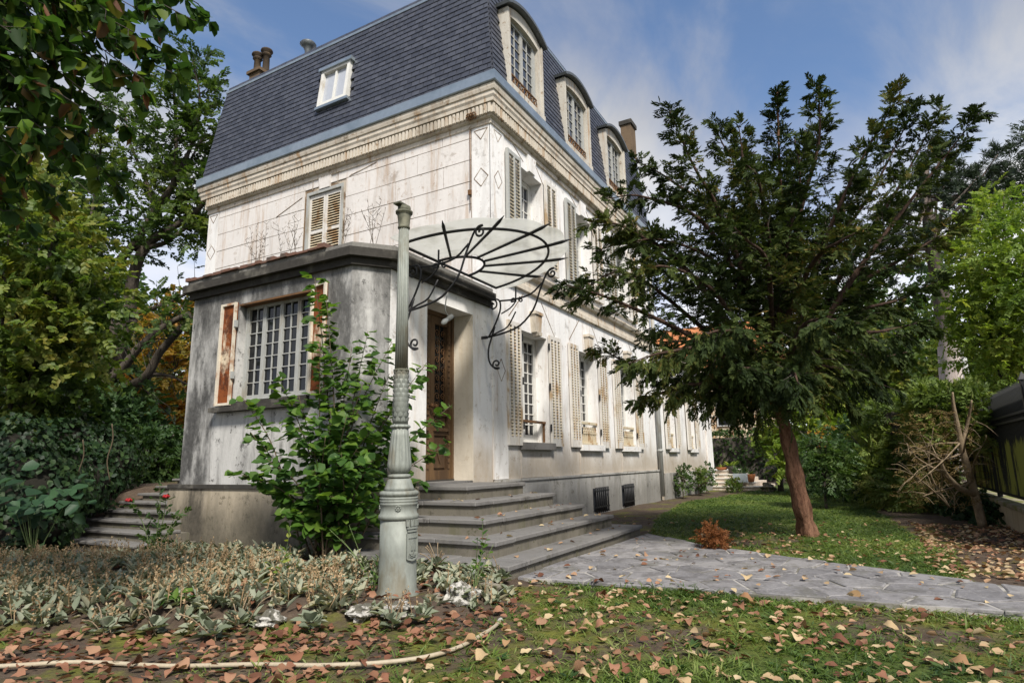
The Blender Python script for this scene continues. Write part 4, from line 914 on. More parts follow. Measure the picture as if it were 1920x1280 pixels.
MB().lathe([(.044,2.946),(.052,2.955),(.052,2.965),(.047,2.975),(.050,3.03),(.058,3.075),(.056,3.08),(.072,3.088),(.074,3.105),(.062,3.11)], LB, 48, lambda a, z: 1+(.06*abs(math.sin(4*a)) if 2.975 < z < 3.07 else 0)).build('capital', MAT['post_dark'], post)
MB().lathe([(.055,3.111),(.058,3.118),(.056,3.15),(.02,3.155)], LB, 9).box(LB.x-.085, LB.x+.03, LB.y-.02, LB.y+.05, LB.z+3.156, LB.z+3.172).build('broken_cap', MAT['post_dark'], post)
tocam = math.atan2(CAM_POS.y-LP.y, CAM_POS.x-LP.x)
def cyl(u, z, lift, R=.1425): a = tocam+u/R; return Vector((LB.x+(R+lift)*math.cos(a), LB.y+(R+lift)*math.sin(a), LB.z+z))
for k in range(4):                                   # rosettes round the band
    a0 = .012*0+(-.005+k*math.pi/2*.142); m = MB()
    for j in range(8):
        t = j*math.pi/4; m.tube([cyl(a0+.012*math.cos(t), .648+.012*math.sin(t), .002, .140), cyl(a0+.022*math.cos(t), .648+.022*math.sin(t), .006, .140)], [.006,.008], 5)
    m.tube([cyl(a0, .648, -.005, .140), cyl(a0, .648, .012, .140)], [.011,.007], 8); m.build('rosette', MAT['post'], post)
def relief(poly, l0, l1, m):                          # raised plate wrapped on the drum
    n = len(poly); m.add([cyl(u, z, l0) for u, z in poly]+[cyl(u, z, l1) for u, z in poly], [(i, n+i, n+(i+1)%n, (i+1)%n) for i in range(n)]+[tuple(range(n, 2*n)) if 0 else tuple(range(2*n-1, n-1, -1))]); return m
U0 = .118                                            # the crest sits on the side turned to the steps
m = MB()
for i in range(6): u0 = U0-.052+i*.0174; relief([(u0,.30),(u0+.0172,.30),(u0+.0172,.46),(u0,.46)], -.004, .009, m)
relief([(U0-.052,.30),(U0+.052,.30),(U0+.045,.272),(U0+.012,.262),(U0,.252),(U0-.012,.262),(U0-.045,.272)], -.004, .009, m)
crest = m.build('crest_shield', MAT['post'], post)
m = MB()
for s in (-1, 1): relief([(U0+s*.052-.005,.275),(U0+s*.052+.005,.275),(U0+s*.052+.005,.46),(U0+s*.052-.005,.46)], .0, .018, m)
for i in range(6): u0 = U0-.052+i*.0174; relief([(u0,.425),(u0+.0172,.425),(u0+.0172,.434),(u0,.434)], .0, .015, m)
for i in range(6): u0 = U0-.052+i*.0174; relief([(u0,.256+abs(i-2.5)*.006),(u0+.0172,.256+abs(i-1.5)*.006),(u0+.0172,.266+abs(i-1.5)*.006),(u0,.266+abs(i-2.5)*.006)], .0, .018, m)
m.build('crest_border', MAT['post'], post)
m = MB()                                             # little ship on the shield
relief([(U0-.034,.315),(U0-.024,.297),(U0+.024,.297),(U0+.034,.318),(U0+.02,.312),(U0-.02,.312)], .008, .018, m)
relief([(U0-.003,.312),(U0+.003,.312),(U0+.003,.395),(U0-.003,.395)], .008, .018, m); relief([(U0-.022,.335),(U0+.022,.335),(U0+.016,.375),(U0-.016,.375)], .008, .016, m)
m.tube([cyl(U0-.04+i*.01, .288+.004*math.sin(i*1.6), .011) for i in range(9)], .004, 4); m.build('crest_ship', MAT['post'], post)
m = MB()                                             # mural crown with turrets
for r, (z0, w) in enumerate(((.470,.050),(.492,.056))):
    for i in range(6): u0 = U0-w+i*w/3; relief([(u0,z0),(u0+w/3-.001,z0),(u0+w/3,z0+.014),(u0,z0+.014)], .0, .014+.004*r, m)
for i in range(4):
    u0 = U0-.062+i*.0355; relief([(u0,.512),(u0+.02,.512),(u0+.023,.55),(u0-.003,.55)], .0, .018, m)
    for j in range(2): relief([(u0-.003+j*.016,.55),(u0+.007+j*.016,.55),(u0+.007+j*.016,.562),(u0-.003+j*.016,.562)], .0, .018, m)
m.build('crest_crown', MAT['post'], post)

# ------------------------------------------------------------------ garden steps on the left
gs = thing('garden_steps', (-3.0,3.7,0), 'low mossy stone garden steps climbing beside the porch toward the ivy', 'steps')
for k in range(9):
    x = -3.75+.235*k; z = .05+.098*k; yr = (2.45,2.60,2.75,2.95,3.05,3.20,3.32,3.32,3.32)[k]; yl = 4.15-.03*k
    MB().box(x+.03, x+.9, yr, yl+.6, z-.3, z-.034).build('riser', MAT['riser'], gs)
    c = (yr+yl)/2+rnd.uniform(-.15,.15)
    for y0, y1 in ((yr, c-.003), (c+.003, yl+.7)): bevel(MB().box(x, x+.42, y0, y1, z-.032, z+rnd.uniform(0,.006)).build('tread', MAT['stone'], gs), .008)

# ------------------------------------------------------------------ hose
hp = [(-6.6,.1),(-6.04,-.70),(-5.8,-.98),(-5.59,-1.43),(-5.42,-1.87),(-5.28,-2.24),(-5.06,-2.53),(-4.81,-2.65),(-4.45,-2.63),(-4.2,-2.56),(-4.08,-2.51)]
m = MB(); P = catmull([(x, y, float(ground_h(np.array(x), np.array(y)))+.022+.006*math.sin(x*7)) for x, y in hp], 8); m.tube(P, .0115, 8)
hose = m.build('garden_hose', m_flat('cream rubber hose', (.37,.315,.225), .6, 0, .3, .3, 14, .1, (.30,.24,.16), .6), None, loc=(-5.2,-1.9,0)); tag(hose, 'pale cream garden hose lying across the leaf strewn lawn', 'hose')
MB().tube([P[-3], P[-1], P[-1]+(P[-1]-P[-3]).normalized()*.03], [.019,.019,.014], 10).build('hose_coupling', MAT['grey_paint'], hose)

# ------------------------------------------------------------------ white rocks of the bed's edge
def rock(loc, s, seed, lab, mat):
    rr = np.random.default_rng(seed); bm_v = []; n1, n2 = 14, 22; m = MB(); ph = rr.uniform(0, 6, 12)
    for i in range(n1+1):
        for j in range(n2):
            th = math.pi*i/n1; p = 2*math.pi*j/n2; d = np.array([math.sin(th)*math.cos(p), math.sin(th)*math.sin(p), math.cos(th)])
            k = 1+.22*math.sin(3*d[0]+ph[0])*math.sin(4*d[1]+ph[1])+.16*math.sin(7*d[2]+ph[2]+3*d[0])+.10*math.sin(11*d[1]+ph[3])*math.sin(9*d[0]+ph[4])+rr.uniform(-.09,.07)
            bm_v.append((loc[0]+d[0]*s[0]*k, loc[1]+d[1]*s[1]*k, loc[2]+d[2]*s[2]*k))
    m.add(bm_v, [(i*n2+j, (i+1)*n2+j, (i+1)*n2+(j+1)%n2, i*n2+(j+1)%n2) for i in range(n1) for j in range(n2)])
    o = m.build('rock', mat, None, loc=loc); tag(o, lab, 'rock', 'rocks edging the flower bed'); return o
MAT['tufa'] = m_flat('white pitted rock', (.47,.45,.405), .95, 0, .2, .6, 14, 1.0, (.085,.08,.06), .95, .44, .54)
MAT['rock_moss'] = m_flat('mossy dark rock', (.20,.18,.14), .95, 0, .2, .5, 8, .8, (.07,.075,.025), .9, .45, .6)
for (px, py), s, lab, mt in (((865,1122),(.16,.11,.10),'white pitted rock right of the lamp post base','tufa'), ((745,1145),(.12,.08,.05),'low pale rock just below the lamp post','tufa'),
        ((815,1128),(.08,.07,.05),'small mossy rock between the lamp post and the white rock','rock_moss'), ((915,1110),(.13,.10,.07),'dark mossy rock under the silvery plant by the steps','rock_moss'),
        ((505,1165),(.09,.07,.05),'grey pitted rock half hidden under silvery leaves','tufa'), ((680,1150),(.12,.08,.05),'pale crumbly rock left of the lamp post','tufa')):
    p = on(px, py, 2, .04); rock((p.x, p.y, .05), s, int(px), lab, MAT[mt])
# ------------------------------------------------------------------ plants: shared tools
def gh(x, y): return float(ground_h(np.array(float(x)), np.array(float(y))))
def sprays(rng, lv, P, D, Ln, k, L, W, ang=.9, droop=.0, both=True, r0=None, tip=True, nup=.8):
    """leaflets set left and right along straight shoots"""
    n = len(P); D = nrm(D); up = nrm(np.array([0,0,1.])*nup+rng.normal(size=(n,3))*.5); S = nrm(np.cross(D, up)); N = np.cross(S, D)
    r = rng.random(n) if r0 is None else r0
    for i in range(k):
        t = (i+1)/k
        for s in ((-1, 1) if both else (1 if i % 2 else -1,)):
            a = ang*(1-.35*t)+rng.normal(size=(n,1))*.18
            d = D*np.cos(a)+S*np.sin(a)*s; d[:,2] -= droop*rng.random(n)
            Q = P+D*(Ln*t)[:,None]; Q[:,2] -= droop*Ln*t*t*.5
            lv.add(Q, d, N+rng.normal(size=(n,3))*.35, L*(1-.25*t)*rng.uniform(.75,1.2,n), W*rng.uniform(.8,1.15,n), np.clip(r*.75+rng.random(n)*.3, 0, 1))
def limb_shoots(rng, pts, t0, step, l0, l1, outk=.9, upk=.0, fwd=.6):
    """shoot starts and directions along a limb"""
    pts = np.array([tuple(p) for p in pts]); seg = np.linalg.norm(np.diff(pts, axis=0), axis=1); s = np.concatenate([[0], np.cumsum(seg)]); T = s[-1]
    u = np.arange(t0*T, T, step); u = u+rng.uniform(-step, step, len(u))*.5; u = np.clip(u, 0, T*.999)
    P = np.stack([np.interp(u, s, pts[:,i]) for i in range(3)], 1); j = np.clip(np.searchsorted(s, u)-1, 0, len(seg)-1); F = nrm(np.diff(pts, axis=0))[j]
    R = rsph(rng, len(u)); R = nrm(R-F*(R*F).sum(1, keepdims=True)); D = nrm(F*fwd+R*outk+np.array([0,0,upk]))
    t = u/T; Ln = (l0*(1-t)+l1*t)*rng.uniform(.6, 1.3, len(u)); return P, D, Ln
def sub_shoots(rng, P, D, Ln, k, frac, outk=.7, upk=0.):
    Q, E, M = [], [], []
    for i in range(k):
        t = .25+.75*(i+rng.random(len(P)))/k; R = rsph(rng, len(P)); R[:,2] *= .55
        Q.append(P+D*(Ln*t)[:,None]); E.append(nrm(D*.75+R*outk+np.array([0,0,upk]))); M.append(Ln*frac*(1.15-t*.6)*rng.uniform(.7,1.3,len(P)))
    return np.concatenate(Q), np.concatenate(E), np.concatenate(M)
def twigs(m, P, D, Ln, r, every=1):
    for i in range(0, len(P), every):
        a = Vector(P[i]); b = a+Vector(D[i])*float(Ln[i]); m.tube([a, b], [r, r*.35], 3, False)
def blob_pts(rng, blobs, n, shell=.55):
    vol = np.array([b[1][0]*b[1][1]*b[1][2] for b in blobs])**.8; cnt = rng.multinomial(n, vol/vol.sum()); P = []; O = []
    for (c, r), k in zip(blobs, cnt):
        d = rsph(rng, k); q = rng.uniform(shell**3, 1, k)**(1/3.); w = 1+.22*np.sin(d[:,0]*5+c[0])*np.sin(d[:,1]*6+c[1])+.12*np.sin(d[:,2]*9+c[2])
        P.append(np.array(tuple(c))+d*np.array(r)*(q*w)[:,None]); O.append(nrm(d/np.array(r)))
    return np.concatenate(P), np.concatenate(O)
def leafy(name, base, label, cat, blobs, n, mat, L, Wd, k=5, sp=.22, bark='bark_dark', trunk=None, limbs=True, seed=1, shape='broad', group=None, droop=.15, shell=.5, tr=.12, kind=None, crown='crown', both=True):
    """a tree or shrub: tapered trunk, limbs into each part of the crown, leaf sprays through the crown"""
    rng = np.random.default_rng(seed); t = thing(name, base, label, cat, group)
    P, O = blob_pts(rng, blobs, n, shell); D = nrm(O*.6+rsph(rng, n)*.8+np.array([0,0,.05])); lv = Leaves(shape, .15, .12)
    # sprays in the same clump share their tint so light and dark bunches show
    cl = np.clip(.5+.45*np.sin(P[:,0]*2.6+P[:,2]*1.7)*np.sin(P[:,1]*2.9-P[:,2]*2.1)+rng.normal(size=n)*.14, 0, 1)
    sprays(rng, lv, P, D, sp*rng.uniform(.6,1.4,n), k, L, Wd, 1.0, droop, both, cl); lv.build(crown, mat, t)
    m = MB(); B = Vector(base); top = sum((Vector(b[0]) for b in blobs), Vector())/len(blobs)
    tk = trunk or [B, B.lerp(top, .5)+Vector((.05,.04,0)), top]; C_ = catmull(tk, 6); nn = len(C_)
    if tr: m.tube(C_, [tr*(1-.65*i/(nn-1)) for i in range(nn)], 8)
    if limbs:
        r2 = random.Random(seed)
        for c, r in blobs:
            for q in range(3):
                e = Vector(c)+Vector((r2.uniform(-.8,.8)*r[0], r2.uniform(-.8,.8)*r[1], r2.uniform(-.5,.8)*r[2])); s0 = C_[min(nn-1, int(nn*r2.uniform(.3,.9)))]
                mid = s0.lerp(e, .5)+Vector((r2.uniform(-.15,.15), r2.uniform(-.15,.15), .12)); m.tube(catmull([s0, mid, e], 4), [max(.012, tr*.32*(1-.9*i/8)) for i in range(9)], 5)
    m.build('trunk', MAT[bark], t); return t
def R3(x, y=None, z=None): return (x, y if y is not None else x, z if z is not None else x)

# ------------------------------------------------------------------ the yew on the lawn
def yew():
    rng = np.random.default_rng(42); B = on(1516, 1006, 2, 0); t = thing('yew_tree', B, 'dark spreading yew with leaning reddish trunk on the lawn before the long facade', 'tree')
    D0 = (B-CAM_POS).dot(CF); q = lambda px, py, dd=0.: at(px, py, D0+dd)
    tr = [B+Vector((.04,0,-.1)), q(1506,965), q(1492,900,.02), q(1480,840,.05), q(1464,770,.05), q(1452,715,.02), q(1447,660,0), q(1452,590,0), q(1470,480,.1), q(1462,330,.1), q(1457,172,.1)]
    m = MB(); lm = MB(); C_ = catmull(tr, 5); n = len(C_); rr = [max(.012, (.112+.012*math.sin(i*1.3))*(1-i/(n-1))**.8) for i in range(n)]; rr[0] = .20; rr[1] = .15; rr[2] = .13; rr[3] = .122
    m.tube(C_, rr, 26); fork = C_[23]
    for i in range(len(m.v)):                        # fluted, knotty stem
        k = i//26; c = C_[min(k, n-1)]; th = 2*math.pi*(i % 26)/26; z = m.v[i][2]; s = 1+.10*math.sin(3*th+z*1.7)+.07*math.sin(5*th-z*2.6+1)+.05*math.sin(11*th+z*4)+.04*math.sin(17*th-z*9); m.v[i] = tuple(c+(Vector(m.v[i])-c)*s)
    limbs = []
    def limb(start, pts, r=.05): 
        P = catmull([start]+pts, 6); limbs.append(P); k = len(P); lm.tube(P, [max(.006, r*.85*(1-.92*i/(k-1))) for i in range(k)], 6)
    F, F2, F3 = C_[22], C_[30], C_[37]
    # tips read round the outline: (px, py, depth offset), from low left over the top to low right
    limb(F, [q(1330,650,-.4), q(1170,570,-.8), q(1052,530,-.9)], .06); limb(F, [q(1300,600,.3), q(1170,510,.2), q(1075,560,.1)], .05)
    limb(F, [q(1310,690,.5), q(1200,690,.6), q(1115,645,.6)], .05); limb(F, [q(1320,720,-.7), q(1230,740,-1.0), q(1190,752,-1.1)], .045)
    limb(F, [q(1380,740,-.3), q(1315,715,-.5), q(1270,730,-.6)], .04); limb(F, [q(1390,720,.7), q(1330,705,1.1), q(1240,715,1.3)], .04)
    limb(F, [q(1300,520,-.3), q(1180,430,-.6), q(1105,415,-.7)], .055); limb(F, [q(1310,530,.6), q(1190,460,.9), q(1115,470,1.0)], .05)
    limb(F2, [q(1330,430,0), q(1210,370,-.2), q(1140,372,-.3)], .045); limb(F2, [q(1350,420,.4), q(1260,340,.4), q(1192,300,.5)], .045)
    limb(F2, [q(1360,420,-.4), q(1300,310,-.5), q(1254,205,-.4)], .045); limb(F3, [q(1400,340,.1), q(1355,270,.2), q(1342,232,.2)], .03)
    limb(F3, [q(1400,330,-.3), q(1390,270,-.3), q(1385,236,-.3)], .03); limb(F2, [q(1500,400,-.2), q(1535,270,-.3), q(1535,160,-.3)], .05)
    limb(F, [q(1530,500,-.2), q(1600,330,-.4), q(1690,170,-.4)], .055); limb(F, [q(1560,480,.3), q(1640,350,.4), q(1718,196,.4)], .05)
    limb(F, [q(1580,510,.1), q(1680,360,.2), q(1765,200,.2)], .055); limb(F, [q(1600,520,-.5), q(1720,360,-.7), q(1835,214,-.8)], .055)
    limb(F, [q(1580,560,-.2), q(1700,480,-.5), q(1800,420,-.6)], .05); limb(F, [q(1580,600,.4), q(1690,560,.6), q(1770,520,.7)], .05)
    limb(F, [q(1560,640,-.4), q(1660,620,-.7), q(1745,600,-.8)], .05); limb(F, [q(1550,660,.5), q(1640,670,.7), q(1700,660,.8)], .045)
    limb(F, [q(1530,690,-.4), q(1600,700,-.6), q(1665,725,-.7)], .04); limb(F, [q(1510,700,.2), q(1560,720,.2), q(1600,770,.1)], .035)
    limb(F, [q(1480,700,-.9), q(1490,700,-1.5), q(1500,735,-1.7)], .04); limb(F, [q(1420,700,-.9), q(1400,690,-1.5), q(1385,695,-1.6)], .04)
    limb(F, [q(1400,640,-1.0), q(1350,620,-1.7), q(1300,640,-1.9)], .05); limb(F, [q(1500,620,-1.0), q(1560,600,-1.7), q(1600,610,-1.9)], .05)
    limb(F2, [q(1440,500,-.9), q(1400,450,-1.4), q(1370,420,-1.6)], .045); limb(F2, [q(1520,500,-.9), q(1580,450,-1.4), q(1620,430,-1.5)], .045)
    limb(F2, [q(1420,500,.9), q(1370,420,1.5), q(1330,360,1.7)], .045); limb(F2, [q(1520,470,.9), q(1580,400,1.4), q(1600,330,1.6)], .045)
    limb(F, [q(1380,640,1.0), q(1300,640,1.6), q(1220,640,1.9)], .05); limb(F, [q(1540,640,1.0), q(1620,600,1.6), q(1690,570,1.8)], .05)
    limb(F, [q(1350,560,-.9), q(1250,500,-1.3), q(1180,520,-1.4)], .045); limb(F, [q(1340,660,-.9), q(1250,660,-1.3), q(1180,680,-1.4)], .045)
    limb(F3, [q(1430,380,-.7), q(1420,330,-.9), q(1400,310,-1.0)], .03); limb(F3, [q(1490,330,.6), q(1520,280,.8), q(1530,240,.9)], .03)
    limb(F2, [q(1350,500,-.2), q(1240,450,-.5), q(1160,460,-.6)], .04); limb(F2, [q(1480,440,-.4), q(1500,340,-.6), q(1490,260,-.6)], .035)
    limbs.append(C_[30:])
    lv = Leaves('blade', .1, 0); tw = MB()
    for P in limbs:
        a, d, ln = limb_shoots(rng, P, .12, .040, .64, .12, .85, .06, .9); low = a[:,2] < 2.6
        d[low, 2] -= .45; d = nrm(d); twigs(tw, a, d, ln, .006, 2)
        b, e, l2 = sub_shoots(rng, a, d, ln, 5, .48, .8); e[:,2] -= .15+.40*(b[:,2] < 2.4); e = nrm(e)
        cl = np.clip(.42+.35*np.sin(b[:,0]*2.2+b[:,2]*1.9)*np.sin(b[:,1]*2.5+b[:,2])+rng.normal(size=len(b))*.12, 0, .86)+(rng.random(len(b)) < .025)*.4
        sprays(rng, lv, b, e, np.maximum(l2, .11), 9, .064, .019, .75, .3, True, np.clip(cl, 0, 1))
    lv.build('crown', MAT['L_yew'], t); m.build('trunk', MAT['bark_yew'], t); lm.build('limbs', MAT['bark_limb'], t); tw.build('twigs', MAT['bark_dark'], t, kind='stuff')
yew()

# ------------------------------------------------------------------ hazel shrub against the porch corner
def hazel():
    rng = np.random.default_rng(9); B = Vector((-3.02, .10, 0)); t = thing('hazel_shrub', B, 'leafy bright green hazel shrub growing between the porch corner and the steps', 'shrub')
    m = MB(); lv = Leaves('broad', .10, .10); D0 = 6.35; q = lambda px, py, dd=0.: at(px, py, D0+dd)
    tips = [(440,885,-.2),(470,810,-.1),(455,745,.1),(520,700,.0),(590,520,.25),(612,560,.15),(600,640,-.1),(690,620,.3),(735,640,.2),(660,650,.1),(800,680,.35),(845,760,.45),(838,830,.3),(790,900,.0),(540,960,-.5),(570,985,-.55),(620,930,-.7),(500,860,-.5),(560,800,-.45),(620,770,-.4),(680,720,-.2),(740,760,.0),(700,860,-.6),(640,850,-.7),(760,830,.1),(590,880,-.7),(680,940,-.5),(730,700,.25),(560,740,-.1),(480,900,-.3),(650,780,-.5),(700,800,-.3),(770,720,.3),(610,820,-.5)]
    for i, (px, py, dd) in enumerate(tips):
        e = q(px, py, dd); s0 = B+Vector((rng.uniform(-.16,.16), rng.uniform(-.16,.16), .02)); mid = s0.lerp(e, .5)+Vector((0,0,.18+.1*rng.random())); P = catmull([s0, mid, e], 7)
        m.tube(P, [max(.003, .011*(1-.8*k/(len(P)-1))) for k in range(len(P))], 5)
        a, d, ln = limb_shoots(rng, P, .28, .030, .24, .07, .95, .05, .5); n = len(a)
        up = np.array([-.35,-.35,1.])+rng.normal(size=(n,3))*.38; d[:,2] = d[:,2]*.35-.12
        lv.add(a+d*(.05*rng.random((n,1))), d, up, rng.uniform(.075,.135,n), rng.uniform(.07,.115,n), np.clip(.45+.25*(a[:,2]-1.)+rng.normal(size=n)*.22, 0, 1))
        a2 = a+d*ln[:,None]*.8; lv.add(a2, d+rsph(rng,n)*.5, up+rng.normal(size=(n,3))*.2, rng.uniform(.07,.125,n), rng.uniform(.065,.105,n), rng.random(n))
        twigs(m, a, d, ln*.8, .0025, 2)
    m.build('stems', MAT['stem'], t)
    return individual(t, lv, 'L_hazel_o', 'L_hazel', 300)
def individual(t, lv, m1, m2, k, name='leaf', rest='foliage', far=0.):
    """the nearest k leaves as parts, the rest as one part"""
    P, D, N, L, W_, R = lv.cat(); d = np.linalg.norm(P-np.array(CAM_POS), axis=1)/L; order = np.argsort(d); sel = order[:k]; og = np.array(org(t))
    shared = []
    for v in range(4):
        V, F = leaves_vf(np.zeros((1,3)), np.array([[0,1.,0]]), np.array([[0,0,1.]]), np.array([1.]), np.array([(.78,.86,.94,.7)[v]]), lv.sh, lv.fold*(.6+.3*v), lv.curl*(.5+.5*v)); shared.append(np_mesh(name, V, F, MAT[m1]))
    Dn = nrm(D); S = nrm(np.cross(Dn, N)); Nn = np.cross(S, Dn)
    for i in sel:
        q = Matrix((Vector(S[i]), Vector(Dn[i]), Vector(Nn[i]))).transposed().to_quaternion()
        o = link(name, shared[i % 4], t, Vector(P[i]), q); o.scale = (L[i],)*3
    if len(order) > k: lv.build(rest, MAT[m2], t, kind='stuff', sel=order[k:])
    return t
hazel()

# ------------------------------------------------------------------ overhanging linden, top left
def linden():
    rng = np.random.default_rng(17); B = Vector((-8.7, 1.2, 0)); t = thing('linden_tree', B, 'big leaved linden whose branches hang into view at the top left, some leaves browned', 'tree')
    m = MB(); m.tube([B, B+Vector((.1,0,1.5)), B+Vector((.2,-.2,3.2)), B+Vector((.5,-.4,4.6))], [.24,.2,.17,.13], 10); top = B+Vector((.5,-.4,4.4)); lv = Leaves('broad', .10, .12); br = Leaves('broad', .25, .35)
    tips = [(372,8,3.6),(365,40,3.5),(300,90,3.5),(335,120,3.7),(270,150,3.3),(330,140,3.5),(250,60,3.2),(200,120,3.1),(240,230,3.4),(150,200,3.0),(100,90,2.8),(60,180,2.8),(40,300,2.9),(120,290,3.1),(75,345,3.3),(180,300,3.4),(20,60,2.6),(150,40,3.0),(225,350,3.8),(110,390,3.8),(10,400,3.3),(200,20,3.0),(90,250,2.9),(10,240,2.6),(275,195,3.9),(60,20,2.7),(150,140,3.4),(300,40,3.8),(30,140,3.2),(190,240,3.9),(60,420,4.2),(140,350,4.2)]
    for px, py, d in tips:
        e = at(px, py, d); st = top+Vector((rng.uniform(-.2,.4), rng.uniform(-.5,.3), rng.uniform(-.8,.3)))
        P = catmull([st, st.lerp(e, .55)+Vector((0,0,.35)), e], 9); m.tube(P, [max(.003, .03*(1-k/(len(P)-1))**1.3) for k in range(len(P))], 5)
        a, dd, ln = limb_shoots(rng, P, .30, .060, .34, .10, .9, -.1, .7); n = len(a); twigs(m, a, dd, ln, .003)
        for s in range(7):
            u = rng.random((n,1)); p = a+dd*ln[:,None]*u; d3 = nrm(dd*.5+rsph(rng, n)*.8+np.array([0,0,-.55]))
            L = rng.uniform(.05,.10,n); lv.add(p, d3, np.array([.2,-.3,1.])+rng.normal(size=(n,3))*.5, L, L*rng.uniform(.75,.92,n), np.clip(rng.random(n)**1.6, 0, 1))
        k = rng.random(n) < .22; p = a[k]+dd[k]*ln[k][:,None]
        if k.sum(): br.add(p, np.array([0,0,-1.])+rng.normal(size=(k.sum(),3))*.35, rsph(rng, k.sum()), rng.uniform(.06,.11,k.sum()), rng.uniform(.02,.045,k.sum()), rng.random(k.sum()))
    # unseen rest of its crown, above and left, added to shade the hanging leaves
    P, O = blob_pts(rng, [((-8.3,.8,5.6),(1.5,1.4,1.2)), ((-7.2,1.7,5.2),(1.3,1.4,1.0)), ((-9.4,1.5,5.0),(1.4,1.6,1.3))], 300, .3)
    sprays(rng, lv, P, nrm(O+rsph(rng, len(P))), .3*np.ones(len(P)), 3, .11, .09, 1., .3)
    m.build('trunk', MAT['bark_dark'], t); br.build('dry_leaves', MAT['L_brown'], t, kind='stuff')
    individual(t, lv, 'L_linden_o', 'L_linden', 300)
linden()

# ------------------------------------------------------------------ robinia with bare dark limbs behind the house
def robinia():
    rng = np.random.default_rng(23); D0 = 15.; q = lambda px, py, dd=0.: at(px, py, D0+dd); b = q(190, 850); B = Vector((b.x, b.y, gh(b.x, b.y)))
    t = thing('robinia_tree', B, 'tall feathery robinia with dark forked limbs left of the house', 'tree'); m = MB(); limbs = []
    def limb(pts, r0, r1, leaf=True):
        P = catmull(pts, 6); n = len(P); m.tube(P, [r0+(r1-r0)*(i/(n-1))**.8 for i in range(n)], 9 if r0 > .08 else 6)
        if leaf: limbs.append(P)
        return P
    limb([B, q(195,800), q(205,700), q(222,640), q(240,595)], .30, .22, False)
    limb([q(240,595), q(250,520), q(268,470), q(300,440), q(350,410), q(392,370), q(410,330)], .17, .03)
    limb([q(235,600), q(208,560), q(210,510), q(240,470), q(265,440), q(290,390), q(325,340), q(330,250), q(325,150,.2)], .15, .03)
    limb([q(290,390), q(270,330,.4), q(245,270,.5), q(230,190,.6)], .07, .02); limb([q(325,340), q(360,270,.3), q(375,190,.3), q(360,110,.4)], .06, .015)
    limb([q(270,465), q(310,455), q(345,430), q(375,420), q(400,440)], .08, .02); limb([q(255,470,.2), q(275,420,.4), q(295,400,.4), q(340,330,.6), q(385,250,.8)], .09, .02)
    limb([q(195,720,-.2), q(230,690,-.3), q(262,650,-.4), q(310,610,-.4), q(355,588,-.5)], .13, .06); limb([q(200,730,.2), q(250,720,.2), q(278,700,.2), q(300,660,.2), q(340,615,.2), q(360,595,.2)], .14, .07)
    limb([q(240,590), q(280,580), q(330,560), q(370,540)], .07, .03); limb([q(278,700,.2), q(320,705,.3), q(350,720,.4)], .05, .02)
    limb([q(222,640), q(190,560,.2), q(160,480,.4), q(140,400,.5)], .09, .02); limb([q(208,560), q(170,450,-.3), q(180,360,-.3), q(190,270,-.2)], .07, .02)
    lv = Leaves('broad', .08, .05); tw = MB()
    for P in limbs:
        a, d, ln = limb_shoots(rng, P, .25, .065, 1.2, .6, .9, .15, .5); twigs(tw, a, d, ln, .010)
        b, e, l2 = sub_shoots(rng, a, d, ln, 6, .34, 1.0, -.05)
        k = rng.random(len(b)) < np.where(b[:,2] > 6.3, 1., np.where(b[:,2] > 4.2, .34, .10)); b, e, l2 = b[k], e[k], l2[k]
        cl = np.clip(.4+.4*np.sin(b[:,0]*1.6+b[:,2])*np.sin(b[:,1]*1.3-b[:,2]*1.4)+rng.normal(size=len(b))*.15, 0, 1)
        sprays(rng, lv, b, e, np.clip(l2, .26, .45), 7, .105, .052, 1.15, .35, True, cl)
    lv.build('crown', MAT['L_robinia'], t); m.build('trunk', MAT['bark_rob'], t); tw.build('twigs', MAT['bark_dark'], t, kind='stuff')
robinia()

# ------------------------------------------------------------------ trees and shrubs on the left
def bl(px, py, d, r, rz=None, ry=None): p = at(px, py, d); return ((p.x, p.y, p.z), (r, ry or r, rz or r))
def gb(px, py, d): p = at(px, py, d); return (p.x, p.y, gh(p.x, p.y))
leafy('maple_tree', gb(30,860,8.6), 'yellow green leafy tree at the left edge above the ivy bank', 'tree', [bl(60,470,8.6,.9), bl(130,600,8.8,.8), bl(20,600,8.4,.9), bl(110,700,9.0,.75), bl(10,730,8.6,.7), bl(30,400,9,.8), bl(160,520,9.4,.6), bl(60,820,8.8,.6)], 2600, MAT['L_olive'], .095, .065, 4, .2, seed=31, tr=.14)
leafy('dark_tree', gb(60,800,15), 'dark leafy tree behind the robinia trunk at the far left', 'tree', [bl(120,720,15,1.7), bl(30,620,15,1.9), bl(30,430,16,1.8), bl(90,340,16.5,1.2), bl(130,450,16.5,1.0), bl(60,540,15.5,1.6), bl(200,780,15.5,1.2), bl(260,800,16,1.0)], 2600, MAT['L_green'], .15, .10, 4, .32, seed=32, tr=.2)
leafy('autumn_tree', gb(320,840,21), 'orange and gold autumn tree seen between the robinia and the porch', 'tree', [bl(320,690,21,1.3), bl(300,780,21,1.1), bl(350,620,22,1.2), bl(270,640,22,1.0), bl(340,800,21,.9)], 1300, MAT['L_orange'], .17, .12, 4, .3, seed=33, tr=.12)
leafy('lime_tree', gb(240,850,26), 'pale yellow green tree far behind the robinia limbs', 'tree', [bl(180,690,26,1.9), bl(270,650,27,1.5), bl(340,640,27,1.3), bl(100,620,27,2.2), bl(220,780,26,1.7), bl(330,780,25,1.4)], 2200, MAT['L_olive'], .22, .15, 4, .4, seed=34, tr=.2)
